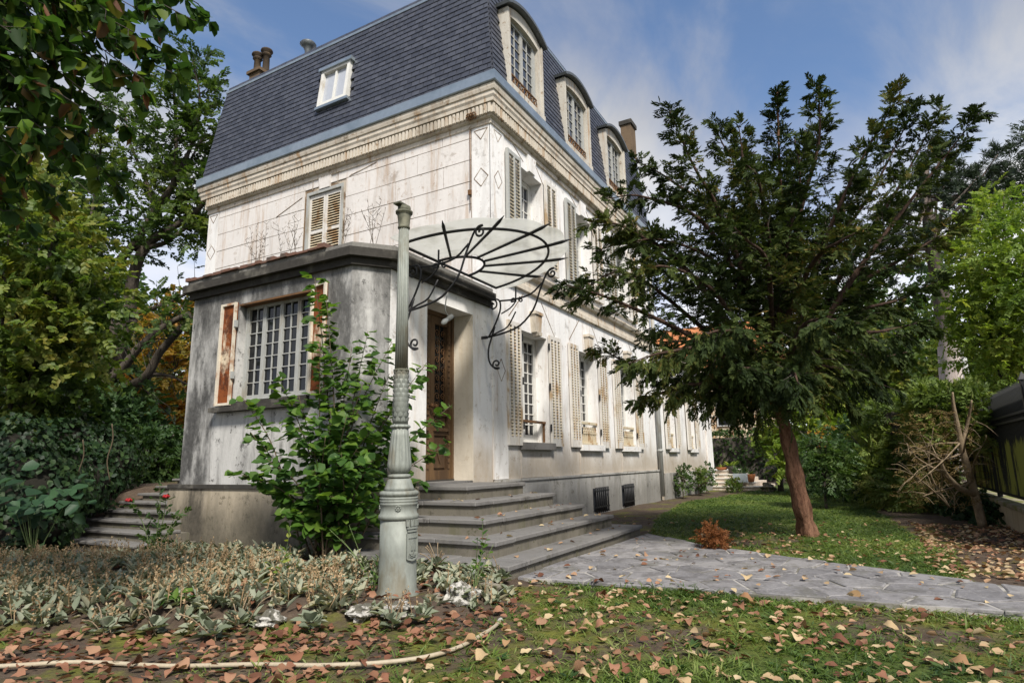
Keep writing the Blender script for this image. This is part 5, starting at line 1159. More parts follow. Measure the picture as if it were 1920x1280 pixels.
leafy('laurel_shrub', gb(290,880,12), 'dark green laurel bush at the top of the garden steps', 'shrub', [bl(270,860,12,.7,.45), bl(330,850,12.4,.7,.5), bl(310,885,11.6,.55,.35), bl(230,850,12.4,.6,.4)], 1000, MAT['L_green'], .11, .055, 4, .2, seed=35, tr=.03)
leafy('undergrowth_shrub', gb(180,870,12.5), 'deep green undergrowth at the foot of the robinia', 'shrub', [bl(160,800,12.5,.9,.7), bl(80,790,12.5,1.0,.8), bl(230,810,13,.7,.5)], 1300, MAT['L_ivy'], .12, .08, 4, .25, seed=36, tr=.04)
for k, (px, d, hh, lab) in enumerate(((40,34,9.,'tall dark tree mass at the far left behind everything'), (300,38,8.,'distant green tree low behind the autumn tree'))):
    leafy('distant_tree', gb(px,850,d), lab, 'tree', [bl(px-100,760,d,3.0), bl(px+50,770,d,2.6), bl(px-120,600,d,3.4), bl(px+90,800,d,3.)], 1600, MAT['L_green'], .4, .28, 3, .7, seed=40+k, tr=.3)
# ivy covered bank beside the garden steps
MAT['ivycore'] = m_flat('ivy stems and soil', (.022,.02,.014), .95)
def ivy_bank():
    rng = np.random.default_rng(51); bl_ = [bl(40,930,7.4,.70,.60), bl(135,905,8.3,.55,.50), bl(10,900,7.6,.8,.75), bl(190,865,9.3,.55,.5), bl(120,850,8.8,.7,.5), bl(50,995,7.2,.45,.33), bl(20,1000,6.9,.6,.3)]
    p = at(120,1000,7.5); t = thing('ivy_bank', (p.x, p.y, gh(p.x,p.y)), 'mound of dark glossy ivy covering the bank left of the garden steps', 'ivy')
    P, O = blob_pts(rng, bl_, 15000, .90); k = P[:,2] > ground_h(P[:,0], P[:,1])+.0; P, O = P[k], O[k]; n = len(P)
    lv = Leaves('broad', .08, .1); D = nrm(np.cross(O, rsph(rng, n))*.8+np.array([0,0,-.6])+O*.15); lv.add(P, D, O+np.array([0,0,.35])+rng.normal(size=(n,3))*.35, rng.uniform(.05,.085,n), rng.uniform(.045,.075,n), np.clip(rng.random(n)**1.5, 0, 1))
    lv.build('foliage', MAT['L_ivy'], t)
    m = MB()
    for (c, r) in bl_:
        rr = [(r[0]*.78*math.sin(math.pi*(i+.01)/8), -r[2]*.78*math.cos(math.pi*i/8)) for i in range(9)]; m.lathe(rr, c, 12)
    m.build('bank_core', MAT['ivycore'], t)
    tw = MB()
    for px, py in ((205,840),(150,870)):
        a = at(px, py, 7.6); tw.tube(catmull([a+Vector((0,0,.3)), a+Vector((.03,0,.1)), a+Vector((.0,.02,-.15)), a+Vector((.05,0,-.4))], 4), .008, 4)
    tw.build('stems', MAT['stem'], t)
ivy_bank()
# big soft leaves at the left margin
def bigleaf(px, py, d, n, label, seed, L=.16, name='hydrangea_shrub', mat='L_ivy'):
    rng = np.random.default_rng(seed); p = at(px, py, d); z = gh(p.x, p.y); t = thing(name, (p.x,p.y,z), label, 'shrub'); lv = Leaves('broad', .07, .14); m = MB()
    a = np.array([p.x, p.y, p.z])+rng.normal(size=(n,3))*np.array([.20,.24,.15]); d3 = rsph(rng, n); d3[:,2] = -.25; d3[:,:2] += np.array([-.5,-.5])
    lv.add(a, d3, np.array([-.2,-.2,1.])+rng.normal(size=(n,3))*.25, rng.uniform(.7,1.2,n)*L, rng.uniform(.7,1.1,n)*L*.7, rng.uniform(.3,1,n))
    for i in range(0, n, 7): m.tube([(p.x, p.y, z), tuple(a[i])], [.007,.003], 4)
    m.build('stems', MAT['stem_green'], t)
    V = individual(t, lv, 'L_green' if 0 else 'L_hazel_dark', 'L_ivy', n)
MAT['L_hazel_dark'] = m_leaf('dull green leaf single', [(.025,.06,.03), (.035,.08,.035), (.05,.11,.045)], .5, .25, src='obj')
bigleaf(75, 945, 6.6, 70, 'broad soft leaved shrub low at the left margin before the ivy', 52)
# rose with red blooms before the garden steps
def rose():
    rng = np.random.default_rng(53); p = on(285,1050,2,.08); t = thing('rose_bush', (p.x,p.y,.05), 'thin rose bush with two red blooms in front of the garden steps', 'shrub'); m = MB(); lv = Leaves('broad', .1, .1); d = (p-CAM_POS).dot(CF)
    for px, py in ((240,935),(312,930),(262,985),(330,965),(300,900),(275,1000),(345,955)):
        e = at(px, py, d+.05); P = catmull([p, p.lerp(e,.5)+Vector((.03,0,.05)), e], 5); m.tube(P, [.006*(1-.6*i/(len(P)-1)) for i in range(len(P))], 4); a, dd, ln = limb_shoots(rng, P, .2, .05, .12, .06); sprays(rng, lv, a, dd, ln, 3, .05, .03, 1.)
    m.build('stems', MAT['stem_green'], t); lv.build('foliage', MAT['L_green'], t)
    for px, py in ((241,938),(311,931)):
        e = at(px, py, d+.05); b = MB()
        for i in range(9):
            a = i*2.4; r = .010+.0028*i; c = e+Vector((r*math.cos(a), r*math.sin(a), .012-.002*i)); b.lathe([(.002,-.012),(.013,-.004),(.014,.006),(.006,.014)], c, 7)
        b.build('bloom', m_flat('red petals', (.30,.012,.015), .6), t)
rose()

# ------------------------------------------------------------------ flower bed of lamb's ear and dry stalks
def bed():
    rng = np.random.default_rng(61); n = 1250; X = rng.uniform(-6.6,-2.9,n*5); Y = rng.uniform(-2.2,5,n*5); k = in_poly(X, Y, BED); X, Y = X[k], Y[k]
    w = np.where(Y > -.4-.0*X, 1., .95)*np.where(X > -3.4, .45, 1.); k = rng.random(len(X)) < w; X, Y = X[k][:n], Y[k][:n]
    k = (np.hypot(X-LP.x, Y-LP.y) > .26) & (np.hypot(X-LP.x+.28, Y-LP.y+.24) > .30); X, Y = X[k], Y[k]; n = len(X); Z = ground_h(X, Y); lv = Leaves('broad', .2, .25); 
    for i in range(11):
        a = rng.uniform(0, 6.283, n); el = rng.uniform(.25, 1.2, n); D = np.stack([np.cos(a)*np.cos(el), np.sin(a)*np.cos(el), np.sin(el)], 1); q = np.stack([X+rng.normal(size=n)*.035, Y+rng.normal(size=n)*.035, Z+rng.uniform(0,.05,n)], 1)
        lv.add(q, D, np.array([0,0,1.])+rng.normal(size=(n,3))*.3, rng.uniform(.06,.12,n), rng.uniform(.028,.048,n), rng.random(n))
    link('lambs_ear', lv.mesh('lambs_ear', MAT['L_silver']), kind='stuff')
    m = 2300; i = rng.integers(0, n, m); dens = (X[i] < -3.6); i = i[dens]; m = len(i); st = Leaves('blade', .4, 0); q = np.stack([X[i]+rng.normal(size=m)*.06, Y[i]+rng.normal(size=m)*.06, Z[i]], 1)
    D = np.array([0,0,1.])+rng.normal(size=(m,3))*.22; L = rng.uniform(.08,.24,m); st.add(q, D, rsph(rng, m), L, .007, rng.random(m)*.8)
    for j in range(7): st.add(q+nrm(D)*(L*(.45+.08*j))[:,None], rsph(rng, m)*.8+np.array([0,0,.4]), rsph(rng, m), .024, .012, np.clip(rng.random(m)+.1, 0, 1))
    link('dry_stalks', st.mesh('dry_stalks', MAT['L_dry']), kind='stuff')
bed()
def clump(px, py, label, seed, k=15, L=.105, mats=('L_silver_o','L_silver'), z=None, dry=0):
    rng = np.random.default_rng(seed); p = on(px, py, 2, .06); p.z = gh(p.x, p.y) if z is None else z; t = thing('lambs_ear_plant', p, label, 'plant', "silvery lamb's ear plants along the bed's front edge"); lv = Leaves('broad', .18, .22)
    a = np.linspace(0, 6.283*1.6, k)+rng.normal(size=k)*.3; el = np.linspace(.1, 1.25, k); D = np.stack([np.cos(a)*np.cos(el), np.sin(a)*np.cos(el), np.sin(el)], 1)
    q = np.array(p)+np.stack([np.cos(a)*.02, np.sin(a)*.02, .01+.05*el], 1); lv.add(q, D, np.array([0,0,1.])+rng.normal(size=(k,3))*.2, L*rng.uniform(.7,1.1,k)*(1-.3*el/1.25), L*.34*rng.uniform(.8,1.1,k), rng.random(k)); individual(t, lv, mats[0], mats[1], k)
    if dry:
        s = MB()
        for i in range(dry):
            e = p+Vector((rng.normal()*.10, rng.normal()*.10, rng.uniform(.08,.22))); s.tube(catmull([p+Vector((rng.normal()*.03,rng.normal()*.03,0)), p.lerp(e,.6)+Vector((0,0,.03)), e], 3), [.004]*6+[.007], 4)
        s.build('dry_stalks', MAT['twig'], t, kind='stuff')
MAT['L_silver_o'] = m_leaf('silvery leaf single', [(.14,.165,.11), (.22,.245,.175), (.32,.33,.25)], .8, .2, .1, src='obj')
for i, (px, py, lab, dr) in enumerate(((585,1165,'silvery plant at the front of the bed left of the lamp post',0), (735,1160,"silvery plant directly below the lamp post's foot",4), (790,1150,'small silvery plant right under the white rock',0), (940,1085,'silvery plant crowning the dark rock at the corner of the steps',5), (820,1080,'dry stalked silvery plant right beside the lamp post base',16), (400,1175,'silvery plant with drooping leaves before the bed, left of the grey rock',3), (450,1160,'silvery plant beside the grey pitted rock on its left',6), (640,1130,'silvery plant behind the pale crumbly rock',3), (200,1175,'silvery plant drooping over the bed edge at the far left',4), (290,1170,'silvery plant at the bed edge under the dry stalks',5))): clump(px, py, lab, 70+i, dry=dr)
def weed(px, py, tips, label, seed, mat='L_hazel', name='weed', L=.06, cat='plant', z=None, sp=.05, grp=None, d=None, r=.004):
    rng = np.random.default_rng(seed); p = on(px, py, 2, .05); p.z = gh(p.x, p.y) if z is None else z; t = thing(name, p, label, cat, grp); d = d or (p-CAM_POS).dot(CF); m = MB(); lv = Leaves('broad', .1, .1)
    for q in tips:
        e = at(q[0], q[1], d+rng.uniform(-.08,.08)); P = catmull([p, p.lerp(e,.5)+Vector((rng.normal()*.02, rng.normal()*.02, .02)), e], 5); m.tube(P, [r*(1-.6*i/(len(P)-1)) for i in range(len(P))], 4)
        a, dd, ln = limb_shoots(rng, P, .35, sp, .06, .03); n = len(a)
        if n and L: lv.add(a, dd, np.array([0,0,1.])+rng.normal(size=(n,3))*.3, rng.uniform(.7,1.2,n)*L, rng.uniform(.7,1.1,n)*L*.62, rng.random(n))
    m.build('stems', MAT['stem_green'], t)
    if lv.a: lv.build('foliage', MAT[mat], t)
    return t
weed(890,1112, [(905,975),(915,1000),(895,1010),(880,1060),(925,1020)], 'young sapling with pale leaves in front of the bottom stair step', 81, L=.055)
weed(690,1090, [(640,1010),(618,992),(655,985),(685,1045)], 'curling bare tendril rising beside the bottom stair step', 82, L=.022, sp=.09)
weed(530,1110, [(545,985),(525,1020),(560,1060),(500,1050),(535,1040)], 'yellowing leafy weed in front of the porch plinth', 83, mat='L_acacia', L=.06)
weed(330,1150, [(325,1120),(350,1125),(310,1125),(340,1110)], 'bright green broad leaved seedling among the dry stalks', 84, L=.085, sp=.03)
weed(700,1110, [(700,1060),(720,1070),(680,1065),(710,1045)], 'ferny green weed at the foot of the lamp post on its left', 85, L=.04, sp=.025)

# dead weeds on the porch roof
def dry_weed(px, py, tips, label, seed):
    rng = np.random.default_rng(seed); p = on(px, py, 0, PX+.22); p.z = 3.515; t = thing('dry_weed', p, label, 'weed', 'dead weeds on the porch roof'); d = (p-CAM_POS).dot(CF); m = MB()
    for q in tips:
        e = at(q[0], q[1], d); s = p+Vector((rng.uniform(-.04,.04), rng.uniform(-.15,.15), 0)); P = catmull([s, s.lerp(e,.5)+Vector((0,rng.normal()*.02,.04)), e], 4); m.tube(P, [.003*(1-.6*i/(len(P)-1)) for i in range(len(P))], 4)
        for k in range(3, len(P)):
            for s in range(2): m.tube([P[k], P[k]+Vector((rng.normal()*.03, rng.normal()*.03, rng.uniform(.02,.06)))], [.002,.003], 3)
    m.build('stalks', MAT['stem'], t)
dry_weed(485,490, [(470,430),(480,425),(490,440),(500,420),(460,450),(497,450)], 'spray of dead weeds at the left end of the porch roof', 91)
dry_weed(545,470, [(540,420),(552,405),(560,415),(530,430),(522,425),(565,440)], 'tallest dead weeds on the porch roof left of the louvred shutters', 92)
dry_weed(700,440, [(690,380),(715,375),(722,395),(680,400),(700,390)], 'fine dead weeds on the porch roof beside the lamp post head', 93)
dry_weed(650,455, [(645,410),(660,400),(652,395)], 'few thin dead weeds in front of the louvred shutters', 94)
# ------------------------------------------------------------------ fence on its low wall, right
wall_t = thing('low_wall', (3.0,-6.35,0), 'low cream rendered wall with a mossy coping under the black fence', 'wall')
MB().box(-2.2, 12, -6.55, -6.25, -.3, .30).build('wall_body', m_plaster('cream wall render', (.42,.36,.27), (.12,.10,.07), (.2,.18,.08), .5, .5, .3), wall_t)
for i in range(14): bevel(MB().box(-2.2+i*1.02, -2.2+i*1.02+1.012, -6.60, -6.20, .302, .36).build('coping', m_flat('mossy coping', (.24,.21,.16), .95, c2=(.12,.13,.03), amt=.9, lo=.45, hi=.55, scale=3, bump=.5) if i == 0 else bpy.data.materials['mossy coping'], wall_t), .01)
def m_sheet():
    t = NT('black iron with yellow moss'); f = t.noise(1.3, 6, .62, (2.2,2.2,.5)); g = t.noise(9, 5, .6, (6,6,.25)); k = t.math('ADD', f, t.math('MULTIPLY', g, .5)); z = t.sep()[2]
    k = t.math('ADD', k, t.ramp(z, 1.05, 1.5, 0, -.5)); c = t.mix(t.ramp(k, .70, .80), (.016,.017,.016), (.30,.31,.055)); return t.fin(c, .7, 0, .4)
fence = thing('iron_fence', (3.0,-6.4,.36), 'black pointed iron fence backed with a moss stained metal sheet', 'fence')
m0 = MB().box(-.013,.013,-.009,.009,0,1.36); m0.add([(-.013,-.009,1.36),(.013,-.009,1.36),(.013,.009,1.36),(-.013,.009,1.36),(0,0,1.44)], [(0,1,4),(1,2,4),(2,3,4),(3,0,4)]); pk = m0.mesh('picket', m_sheet())
for i in range(92): link('picket', pk, fence, (.6+i*.068, -6.36, .44))
m0 = MB().box(-.035,.035,-.03,.03,0,1.50); m0.add([(-.05,-.045,1.50),(.05,-.045,1.50),(.05,.045,1.50),(-.05,.045,1.50),(0,0,1.60)], [(3,2,1,0),(0,1,4),(1,2,4),(2,3,4),(3,0,4)]); ps = m0.mesh('fence_post', MAT['iron'])
for x in (1.62, 4.4, 7.2): link('fence_post', ps, fence, (x, -6.36, .362))
for z in (.43, 1.40, 1.48): MB().box(.4, 8, -6.338, -6.318, z, z+.03).build('rail', MAT['iron'], fence)
def m_sheet_():
    t = NT('black sheet with yellow moss'); f = t.noise(1.5, 6, .62, (2.2,2.2,.55)); g = t.noise(7, 5, .6, (5,5,.3)); k = t.math('ADD', f, t.math('MULTIPLY', g, .35)); z = t.sep()[2]
    k = t.math('ADD', k, t.ramp(z, .9, 1.5, 0, -.5)); c = t.mix(t.ramp(k, .60, .70), (.016,.017,.016), (.24,.25,.045)); return t.fin(c, .75, 0, .3)
MB().box(.3, 8, -6.392, -6.386, .40, 1.40).build('backing_sheet', m_sheet(), fence)
MB().box(.3, 8, -6.41, -6.404, 1.2, 1.72).build('backing_sheet', m_flat('black backing sheet', (.012,.012,.013), .8), fence)
for i in range(116): pass

# ------------------------------------------------------------------ hedge and the dead shrub by the fence
def hedge_box(name, x0, x1, y0, y1, z0, z1, n, mat, label, seed, L=.10, W_=.03, cat='hedge', k=5, core=True):
    rng = np.random.default_rng(seed); t = thing(name, ((x0+x1)/2,(y0+y1)/2,0), label, cat); u = rng.random((n,3)); f = rng.integers(0, 5, n); P = np.stack([x0+(x1-x0)*u[:,0], y0+(y1-y0)*u[:,1], z0+(z1-z0)*u[:,2]], 1); O = np.zeros((n,3))
    w = np.array([(x1-x0)*(z1-z0)*1.2, (x1-x0)*(z1-z0)*.3, (y1-y0)*(z1-z0), (y1-y0)*(z1-z0)*.3, (x1-x0)*(y1-y0)]); f = rng.choice(5, n, p=w/w.sum()); dp = np.abs(rng.normal(size=n))*.09
    for i, (ax, v, s) in enumerate(((1,y1,1),(1,y0,-1),(0,x0,-1),(0,x1,1),(2,z1,1))):
        q = f == i; P[q, ax] = v-s*dp[q]; O[q, ax] = s
    wob = .10*np.sin(P[:,0]*2.3+P[:,2]*1.7)+.07*np.sin(P[:,0]*5+P[:,1]*4+P[:,2]*3); P += O*wob[:,None]
    lv = Leaves('blade', .15, .1); D = nrm(O*.7+rsph(rng,n)*.7+np.array([0,0,.35])); cl = np.clip(.45+.4*np.sin(P[:,0]*3+P[:,2]*2)*np.sin(P[:,2]*4+P[:,0])+rng.normal(size=n)*.15, 0, 1)
    sprays(rng, lv, P, D, .14*rng.uniform(.7,1.4,n), k, L, W_, .7, .12, True, cl); lv.build('foliage', mat, t)
    if core: MB().box(x0+.14, x1-.14, y0+.14, y1-.14, z0, z1-.14).build('hedge_core', MAT['bark_dark'], t)
    return t
hedge_box('conifer_hedge', 6.6, 13., -6.15, -4.9, .0, 2.0, 5200, MAT['L_hedge'], 'clipped green conifer hedge running back along the right of the lawn', 101)
hedge_box('thuja_shrub', 3.7, 6.6, -6.28, -5.5, 1.05, 1.96, 2300, MAT['L_hedge'], 'thin topped thuja, green only at its crown, over bare dead branches by the fence', 102, core=False, cat='shrub')
leafy('cypress_shrub', (7.0,-4.75,0), 'yellow green feathery cypress bush bulging out of the hedge onto the lawn', 'shrub', [((7.0,-4.95,.7),(.6,.5,.75)), ((6.6,-5.0,.4),(.6,.4,.5)), ((7.6,-4.8,.9),(.6,.5,.8)), ((6.2,-5.35,.3),(.6,.4,.35))], 1300, MAT['L_hedge'], .11, .028, 6, .2, seed=103, shape='blade', tr=.04)
def dead_shrub():
    r = random.Random(7); p = on(1838,952,1,-5.95); B = Vector((p.x,-5.95,0)); t = thing('dead_shrub', B, 'bare tangle of pale dead branches leaning out between hedge and fence', 'shrub'); d0 = (B-CAM_POS).dot(CF); q = lambda px, py, dd=0.: at(px, py, d0+dd); m = MB(); tw = MB()
    main = [([B, q(1822,905), q(1806,850), q(1797,805), q(1788,760), q(1786,735)], .06, .012), ([q(1826,925), q(1800,915,-.2), q(1775,890,-.4), q(1762,862,-.5)], .05, .02), ([q(1802,840), q(1815,790), q(1822,750,-.1)], .03, .010)]
    for P, a, b in main: C_ = catmull(P, 6); m.tube(C_, [a+(b-a)*i/(len(C_)-1) for i in range(len(C_))], 8)
    ends = [(1695,850),(1700,880),(1720,840),(1740,820),(1705,900),(1730,930),(1790,960),(1750,800),(1850,820),(1720,905),(1830,790),(1760,935),(1700,830)]
    for i, (px, py) in enumerate(ends):
        s = r.choice([q(1806,850), q(1775,890,-.4), q(1800,830), q(1762,862,-.5), q(1822,905), q(1780,950,-.3)]); e = q(px, py, r.uniform(-1.1,.1)); mid = s.lerp(e,.5)+Vector((r.uniform(-.1,.1), r.uniform(-.05,.15), r.uniform(-.15,.1))); P = catmull([s, mid, e], 6); n = len(P); tw.tube(P, [.014*(1-.8*k/(n-1)) for k in range(n)], 5)
        for k in range(4, n, 2):
            for z in range(1+k%4//2):
                v = Vector((r.uniform(-1,.3), r.uniform(-.6,1), r.uniform(-.5,.7))).normalized()*r.uniform(.12,.35); P2 = catmull([P[k], P[k]+v*.5+Vector((0,0,.03)), P[k]+v], 3); tw.tube(P2, [.005,.0045,.004,.003,.0025,.002,.002][:len(P2)], 4)
    rg = np.random.default_rng(8); n = 520; P = np.stack([rg.uniform(1690,1845,n), rg.uniform(770,950,n), rg.uniform(-.2,1.3,n)], 1); P = np.array([tuple(q(a, b, c)) for a, b, c in P]); lv = Leaves('blade', .2, .1)
    sprays(rg, lv, P, rsph(rg, n)*np.array([1,1,.6]), .16*np.ones(n), 4, .07, .012, .7, .2); lv.build('dead_foliage', MAT['L_deadfol'], t)
    m.build('trunk', MAT['twig'], t); tw.build('branches', MAT['twig'], t)
MAT['L_deadfol'] = m_leaf('dead conifer foliage', [(.07,.045,.02), (.13,.085,.035), (.20,.14,.06), (.10,.11,.03)], .8, .15, .1)
dead_shrub()
leafy('ivy_clump', (3.6,-6.0,0), 'dark ivy clump at the foot of the low wall', 'ivy', [((4.5,-6.0,.18),(.5,.25,.22)), ((3.9,-6.08,.12),(.4,.2,.2)), ((5.3,-5.9,.2),(.6,.3,.25))], 420, MAT['L_ivy'], .07, .055, 3, .12, seed=104, tr=0, limbs=False)

# ------------------------------------------------------------------ trees on the right
leafy('acacia_tree', gb(1895,880,15), 'light green feathery acacia beyond the fence at the right edge', 'tree', [bl(1885,470,15,1.15), bl(1840,560,15.2,1.0), bl(1910,600,14.6,1.1), bl(1850,650,15,.8), bl(1900,690,14.6,.7), bl(1935,520,14.5,1.25), bl(1835,490,15.6,.7), bl(1875,400,15.5,.65), bl(1810,600,15.6,.6), bl(1900,760,14.8,.6)], 2800, MAT['L_acacia'], .11, .05, 6, .33, seed=110, tr=.13, droop=.3)
leafy('dark_spruce', gb(1960,860,30), 'dark branch tips of a conifer reaching in at the right edge', 'tree', [bl(1930,370,30,2.2,1.1), bl(1960,300,30,2.0,1.4), bl(1900,350,31,1.5,.7), bl(1935,255,30,.8,.7)], 700, MAT['L_pine'], .34, .06, 6, .6, seed=111, shape='blade', tr=.15)
def pine():
    rng = np.random.default_rng(112); D0 = 19.; q = lambda px, py, dd=0.: at(px, py, D0+dd); b = q(1790,800); B = Vector((b.x,b.y,0)); t = thing('pine_tree', B, 'tall dark pine with a pale bare trunk rising behind the hedge', 'tree'); m = MB()
    C_ = catmull([B, q(1785,725), q(1776,640), q(1762,540), q(1745,450), q(1738,380), q(1735,320)], 5); n = len(C_); m.tube(C_, [.36*(1-.75*i/(n-1)) for i in range(n)], 10); lv = Leaves('blade', .05, .1)
    for px, py, dd in ((1872,288,0),(1835,330,-.5),(1795,275,.3),(1700,395,0),(1855,370,.5),(1670,440,-.4),(1800,420,-.8),(1715,330,.3),(1770,350,-1),(1690,480,.4),(1830,450,.6),(1760,300,0),(1660,395,.5),(1740,270,.2),(1815,390,1.),(1720,430,-1.2),(1780,490,.5),(1850,410,-.6),(1680,520,.2),(1640,460,.3),(1890,330,.4)):
        s = C_[min(n-1, int(n*rng.uniform(.62,.95)))]; e = q(px, py, dd); P = catmull([s, s.lerp(e,.5)+Vector((0,0,-.1)), e], 5); m.tube(P, [.07*(1-.8*k/(len(P)-1)) for k in range(len(P))], 5)
        a, d, ln = limb_shoots(rng, P, .42, .13, .7, .3, .8, .25, .6); a2, d2, l2 = sub_shoots(rng, a, d, ln, 2, .5, .6, .15)
        for A, DD, LL in ((a,d,ln),(a2,d2,l2)):
            A = A+DD*LL[:,None]*.7; k = len(A)
            for j in range(34): lv.add(A+DD*(rng.random((k,1))*.16), nrm(DD*.55+rsph(rng,k)*.85), rsph(rng,k), rng.uniform(.13,.24,k), .024, rng.random(k))
    lv.build('crown', MAT['L_pine'], t); m.build('trunk', MAT['bark_pale'], t)
pine()
p = at(1810,700,20); MB().lathe([(.12,-.2),(.11,2.6),(.10,5.2)], (0,0,0), 10).build('utility_pole', MAT['grey_paint'], None, loc=(0,0,0)); o = bpy.data.objects['utility_pole']; o.location = (p.x,p.y,0); tag(o, 'thin pale pole just right of the pine trunk behind the hedge', 'pole')
leafy('golden_tree', gb(1730,830,27), 'golden green bushy tree low behind the hedge top', 'tree', [bl(1720,700,27,1.6), bl(1680,660,27,1.4), bl(1770,690,28,1.5), bl(1830,720,28,1.5), bl(1650,720,27,1.3), bl(1880,700,28,1.6)], 1700, MAT['L_olive'], .2, .12, 4, .35, seed=113, tr=.15)
leafy('far_green_tree', gb(1620,830,30), 'green tree far behind the yew seen low through its branches', 'tree', [bl(1600,640,30,2.6), bl(1530,700,31,2.0), bl(1660,580,31,2.4), bl(1690,650,30,2.)], 1200, MAT['L_green'], .26, .18, 4, .45, seed=114, tr=.2)
leafy('bright_shrub', gb(1500,880,17), 'bright yellow green shrub right behind the yew trunk', 'shrub', [bl(1520,800,17,.9), bl(1580,780,17.5,.8), bl(1465,800,18,.6), bl(1480,860,16.5,.5), bl(1600,830,17,.7), bl(1455,830,18,.5), bl(1560,740,18,.7)], 1700, MAT['L_acacia'], .12, .07, 4, .25, seed=115, tr=.05)
leafy('maple_sapling', gb(1548,900,15.5), 'small sapling with flame orange leaves behind the yew', 'tree', [bl(1550,822,15.5,.28,.2), bl(1535,830,15.5,.2,.14), bl(1565,815,15.6,.2,.15), bl(1400,745,15.9,.12,.1)], 170, MAT['L_orange'], .11, .09, 3, .12, seed=116, tr=.02)
leafy('laurel_bush', gb(1550,955,12.2), 'rounded green laurel bush on the lawn just right of the yew trunk', 'shrub', [bl(1550,890,12.2,.42,.42), bl(1530,850,12.4,.35,.3), bl(1575,865,12.5,.35,.35), bl(1545,830,12.6,.3,.3)], 620, MAT['L_green'], .085, .035, 4, .16, seed=117, tr=.03)
leafy('grey_shrub', gb(1620,925,14), 'dull grey green tall bush where hedge and lawn meet', 'shrub', [bl(1625,850,14,.55,.8), bl(1605,900,13.8,.4,.4), bl(1650,880,13.8,.4,.5), bl(1600,830,14.2,.4,.5)], 900, MAT['L_ivy'], .08, .05, 4, .18, seed=118, tr=.04)
hedge_box('dark_hedge', 21., 21.8, -1.6, 3.2, 0, 2.05, 1500, MAT['L_green'], 'dark clipped hedge in front of the stone house wall', 119, L=.10, W_=.05)
leafy('backdrop_tree', gb(1500,850,44), 'broad dark tree mass on the right horizon', 'tree', [bl(1400,780,46,4), bl(1520,760,46,4.5), bl(1640,760,46,4.5), bl(1760,780,48,4.5), bl(1900,760,48,5)], 1600, MAT['L_green'], .5, .35, 3, .8, seed=120, tr=.3)
# stone house with an orange roof beyond the garden
nb = thing('stone_house', (27,2,0), 'neighbouring rubble stone house with an orange tiled roof glimpsed under the yew', 'house')
def m_rubble():
    t = NT('rubble masonry'); v = t.n('ShaderNodeTexVoronoi'); v.inputs['Scale'].default_value = 3.2; t.l(t.pos, v.inputs['Vector']); c = t.cramp(v.outputs['Color'], [(.2, (.30,.17,.09)), (.5, (.48,.33,.19)), (.8, (.60,.47,.32))])
    e = t.n('ShaderNodeTexVoronoi'); e.feature = 'DISTANCE_TO_EDGE'; e.inputs['Scale'].default_value = 3.2; t.l(t.pos, e.inputs['Vector']); c = t.mix(t.ramp(e.outputs['Distance'], .02, .10, 1, 0), c, (.62,.53,.40)); t.bump(e.outputs['Distance'], .6, .05); return t.fin(c, .9)
MB().box(25, 32, -.9, 8, 0, 5.2).build('wall', m_rubble(), nb)
MB().box(24.9, 32.1, -1.0, 8.1, 5.2, 5.35).add([(24.6,-1.2,5.36),(32.4,-1.2,5.36),(32.4,8.2,5.36),(24.6,8.2,5.36),(28.5,-1.2,8.6),(28.5,8.2,8.6)], [(0,4,5,3),(1,2,5,4),(0,1,4),(2,3,5),(3,2,1,0)]).build('roof', m_flat('orange roof tiles', (.42,.16,.06), .85, c2=(.25,.09,.04), amt=.7, scale=3), nb)
for y in (.9, 3.2): w = MB().box(24.93, 24.97, y, y+.9, 2.6, 4.1).build('window', MAT['paint'], nb); MB().box(24.90, 24.925, y+.08, y+.82, 2.68, 4.02).build('pane', MAT['glass'], w)
MB().lathe([(.05,0),(.05,5.1)], (24.85,-.35,0), 8).build('downpipe', MAT['grey_paint'], nb)

# ------------------------------------------------------------------ far steps with pots
fs = thing('far_steps', (14.8,-.4,0), 'pale brick garden steps with pots at the far end of the long facade', 'steps')
for k in range(5):
    z = .62-.125*k; x0 = 14.5-.22*k; y0 = -.55-.28*k
    MB().box(x0+.03, 17, y0+.03, .6, z-.16, z-.032).build('riser', m_flat('pale brick riser', (.46,.38,.30), .9, c2=(.62,.58,.50), amt=.7, scale=6) if k == 0 else bpy.data.materials['pale brick riser'], fs)
    for i in range(4):
        ya = y0+(.6-y0)*i/4; MB().box(x0, x0+.5 if k else 17, ya+.006, ya+(.6-y0)/4-.006, z-.03, z).build('tread', m_flat('pale step stone', (.58,.55,.49), .9) if k == 0 and i == 0 else bpy.data.materials['pale step stone'], fs)
def pot(loc, prof, mat, label, leafmat, seed, L=.18, n=26, up=1.2, spread=.5, name='plant_pot', shape='blade', w=.035):
    t = thing(name, loc, label, 'pot', 'pots on the far steps'); MB().lathe(prof, loc, 18).build('pot', mat, t); rng = np.random.default_rng(seed); lv = Leaves(shape, .15, .35); z = prof[-1][1]; a = rng.uniform(0,6.283,n)
    lv.add(np.array(loc)+np.stack([np.cos(a)*.03, np.sin(a)*.03, np.full(n, z-.04)], 1), np.stack([np.cos(a)*spread, np.sin(a)*spread, up*rng.uniform(.5,1.1,n)], 1), np.stack([-np.cos(a)*.5, -np.sin(a)*.5, np.full(n,.6)], 1), L*rng.uniform(.7,1.3,n), w, rng.random(n)); lv.build('foliage', MAT[leafmat], t)
TP = [(.09,0),(.13,.16),(.15,.22),(.155,.24),(.13,.24)]; terr = m_flat('terracotta', (.40,.15,.06), .85, c2=(.28,.10,.05))
pot((14.62,-.28,.62), [(.14,0),(.20,.06),(.21,.09),(.18,.09)], terr, 'shallow terracotta bowl on the top far step by the house corner', 'L_acacia', 131, .16)
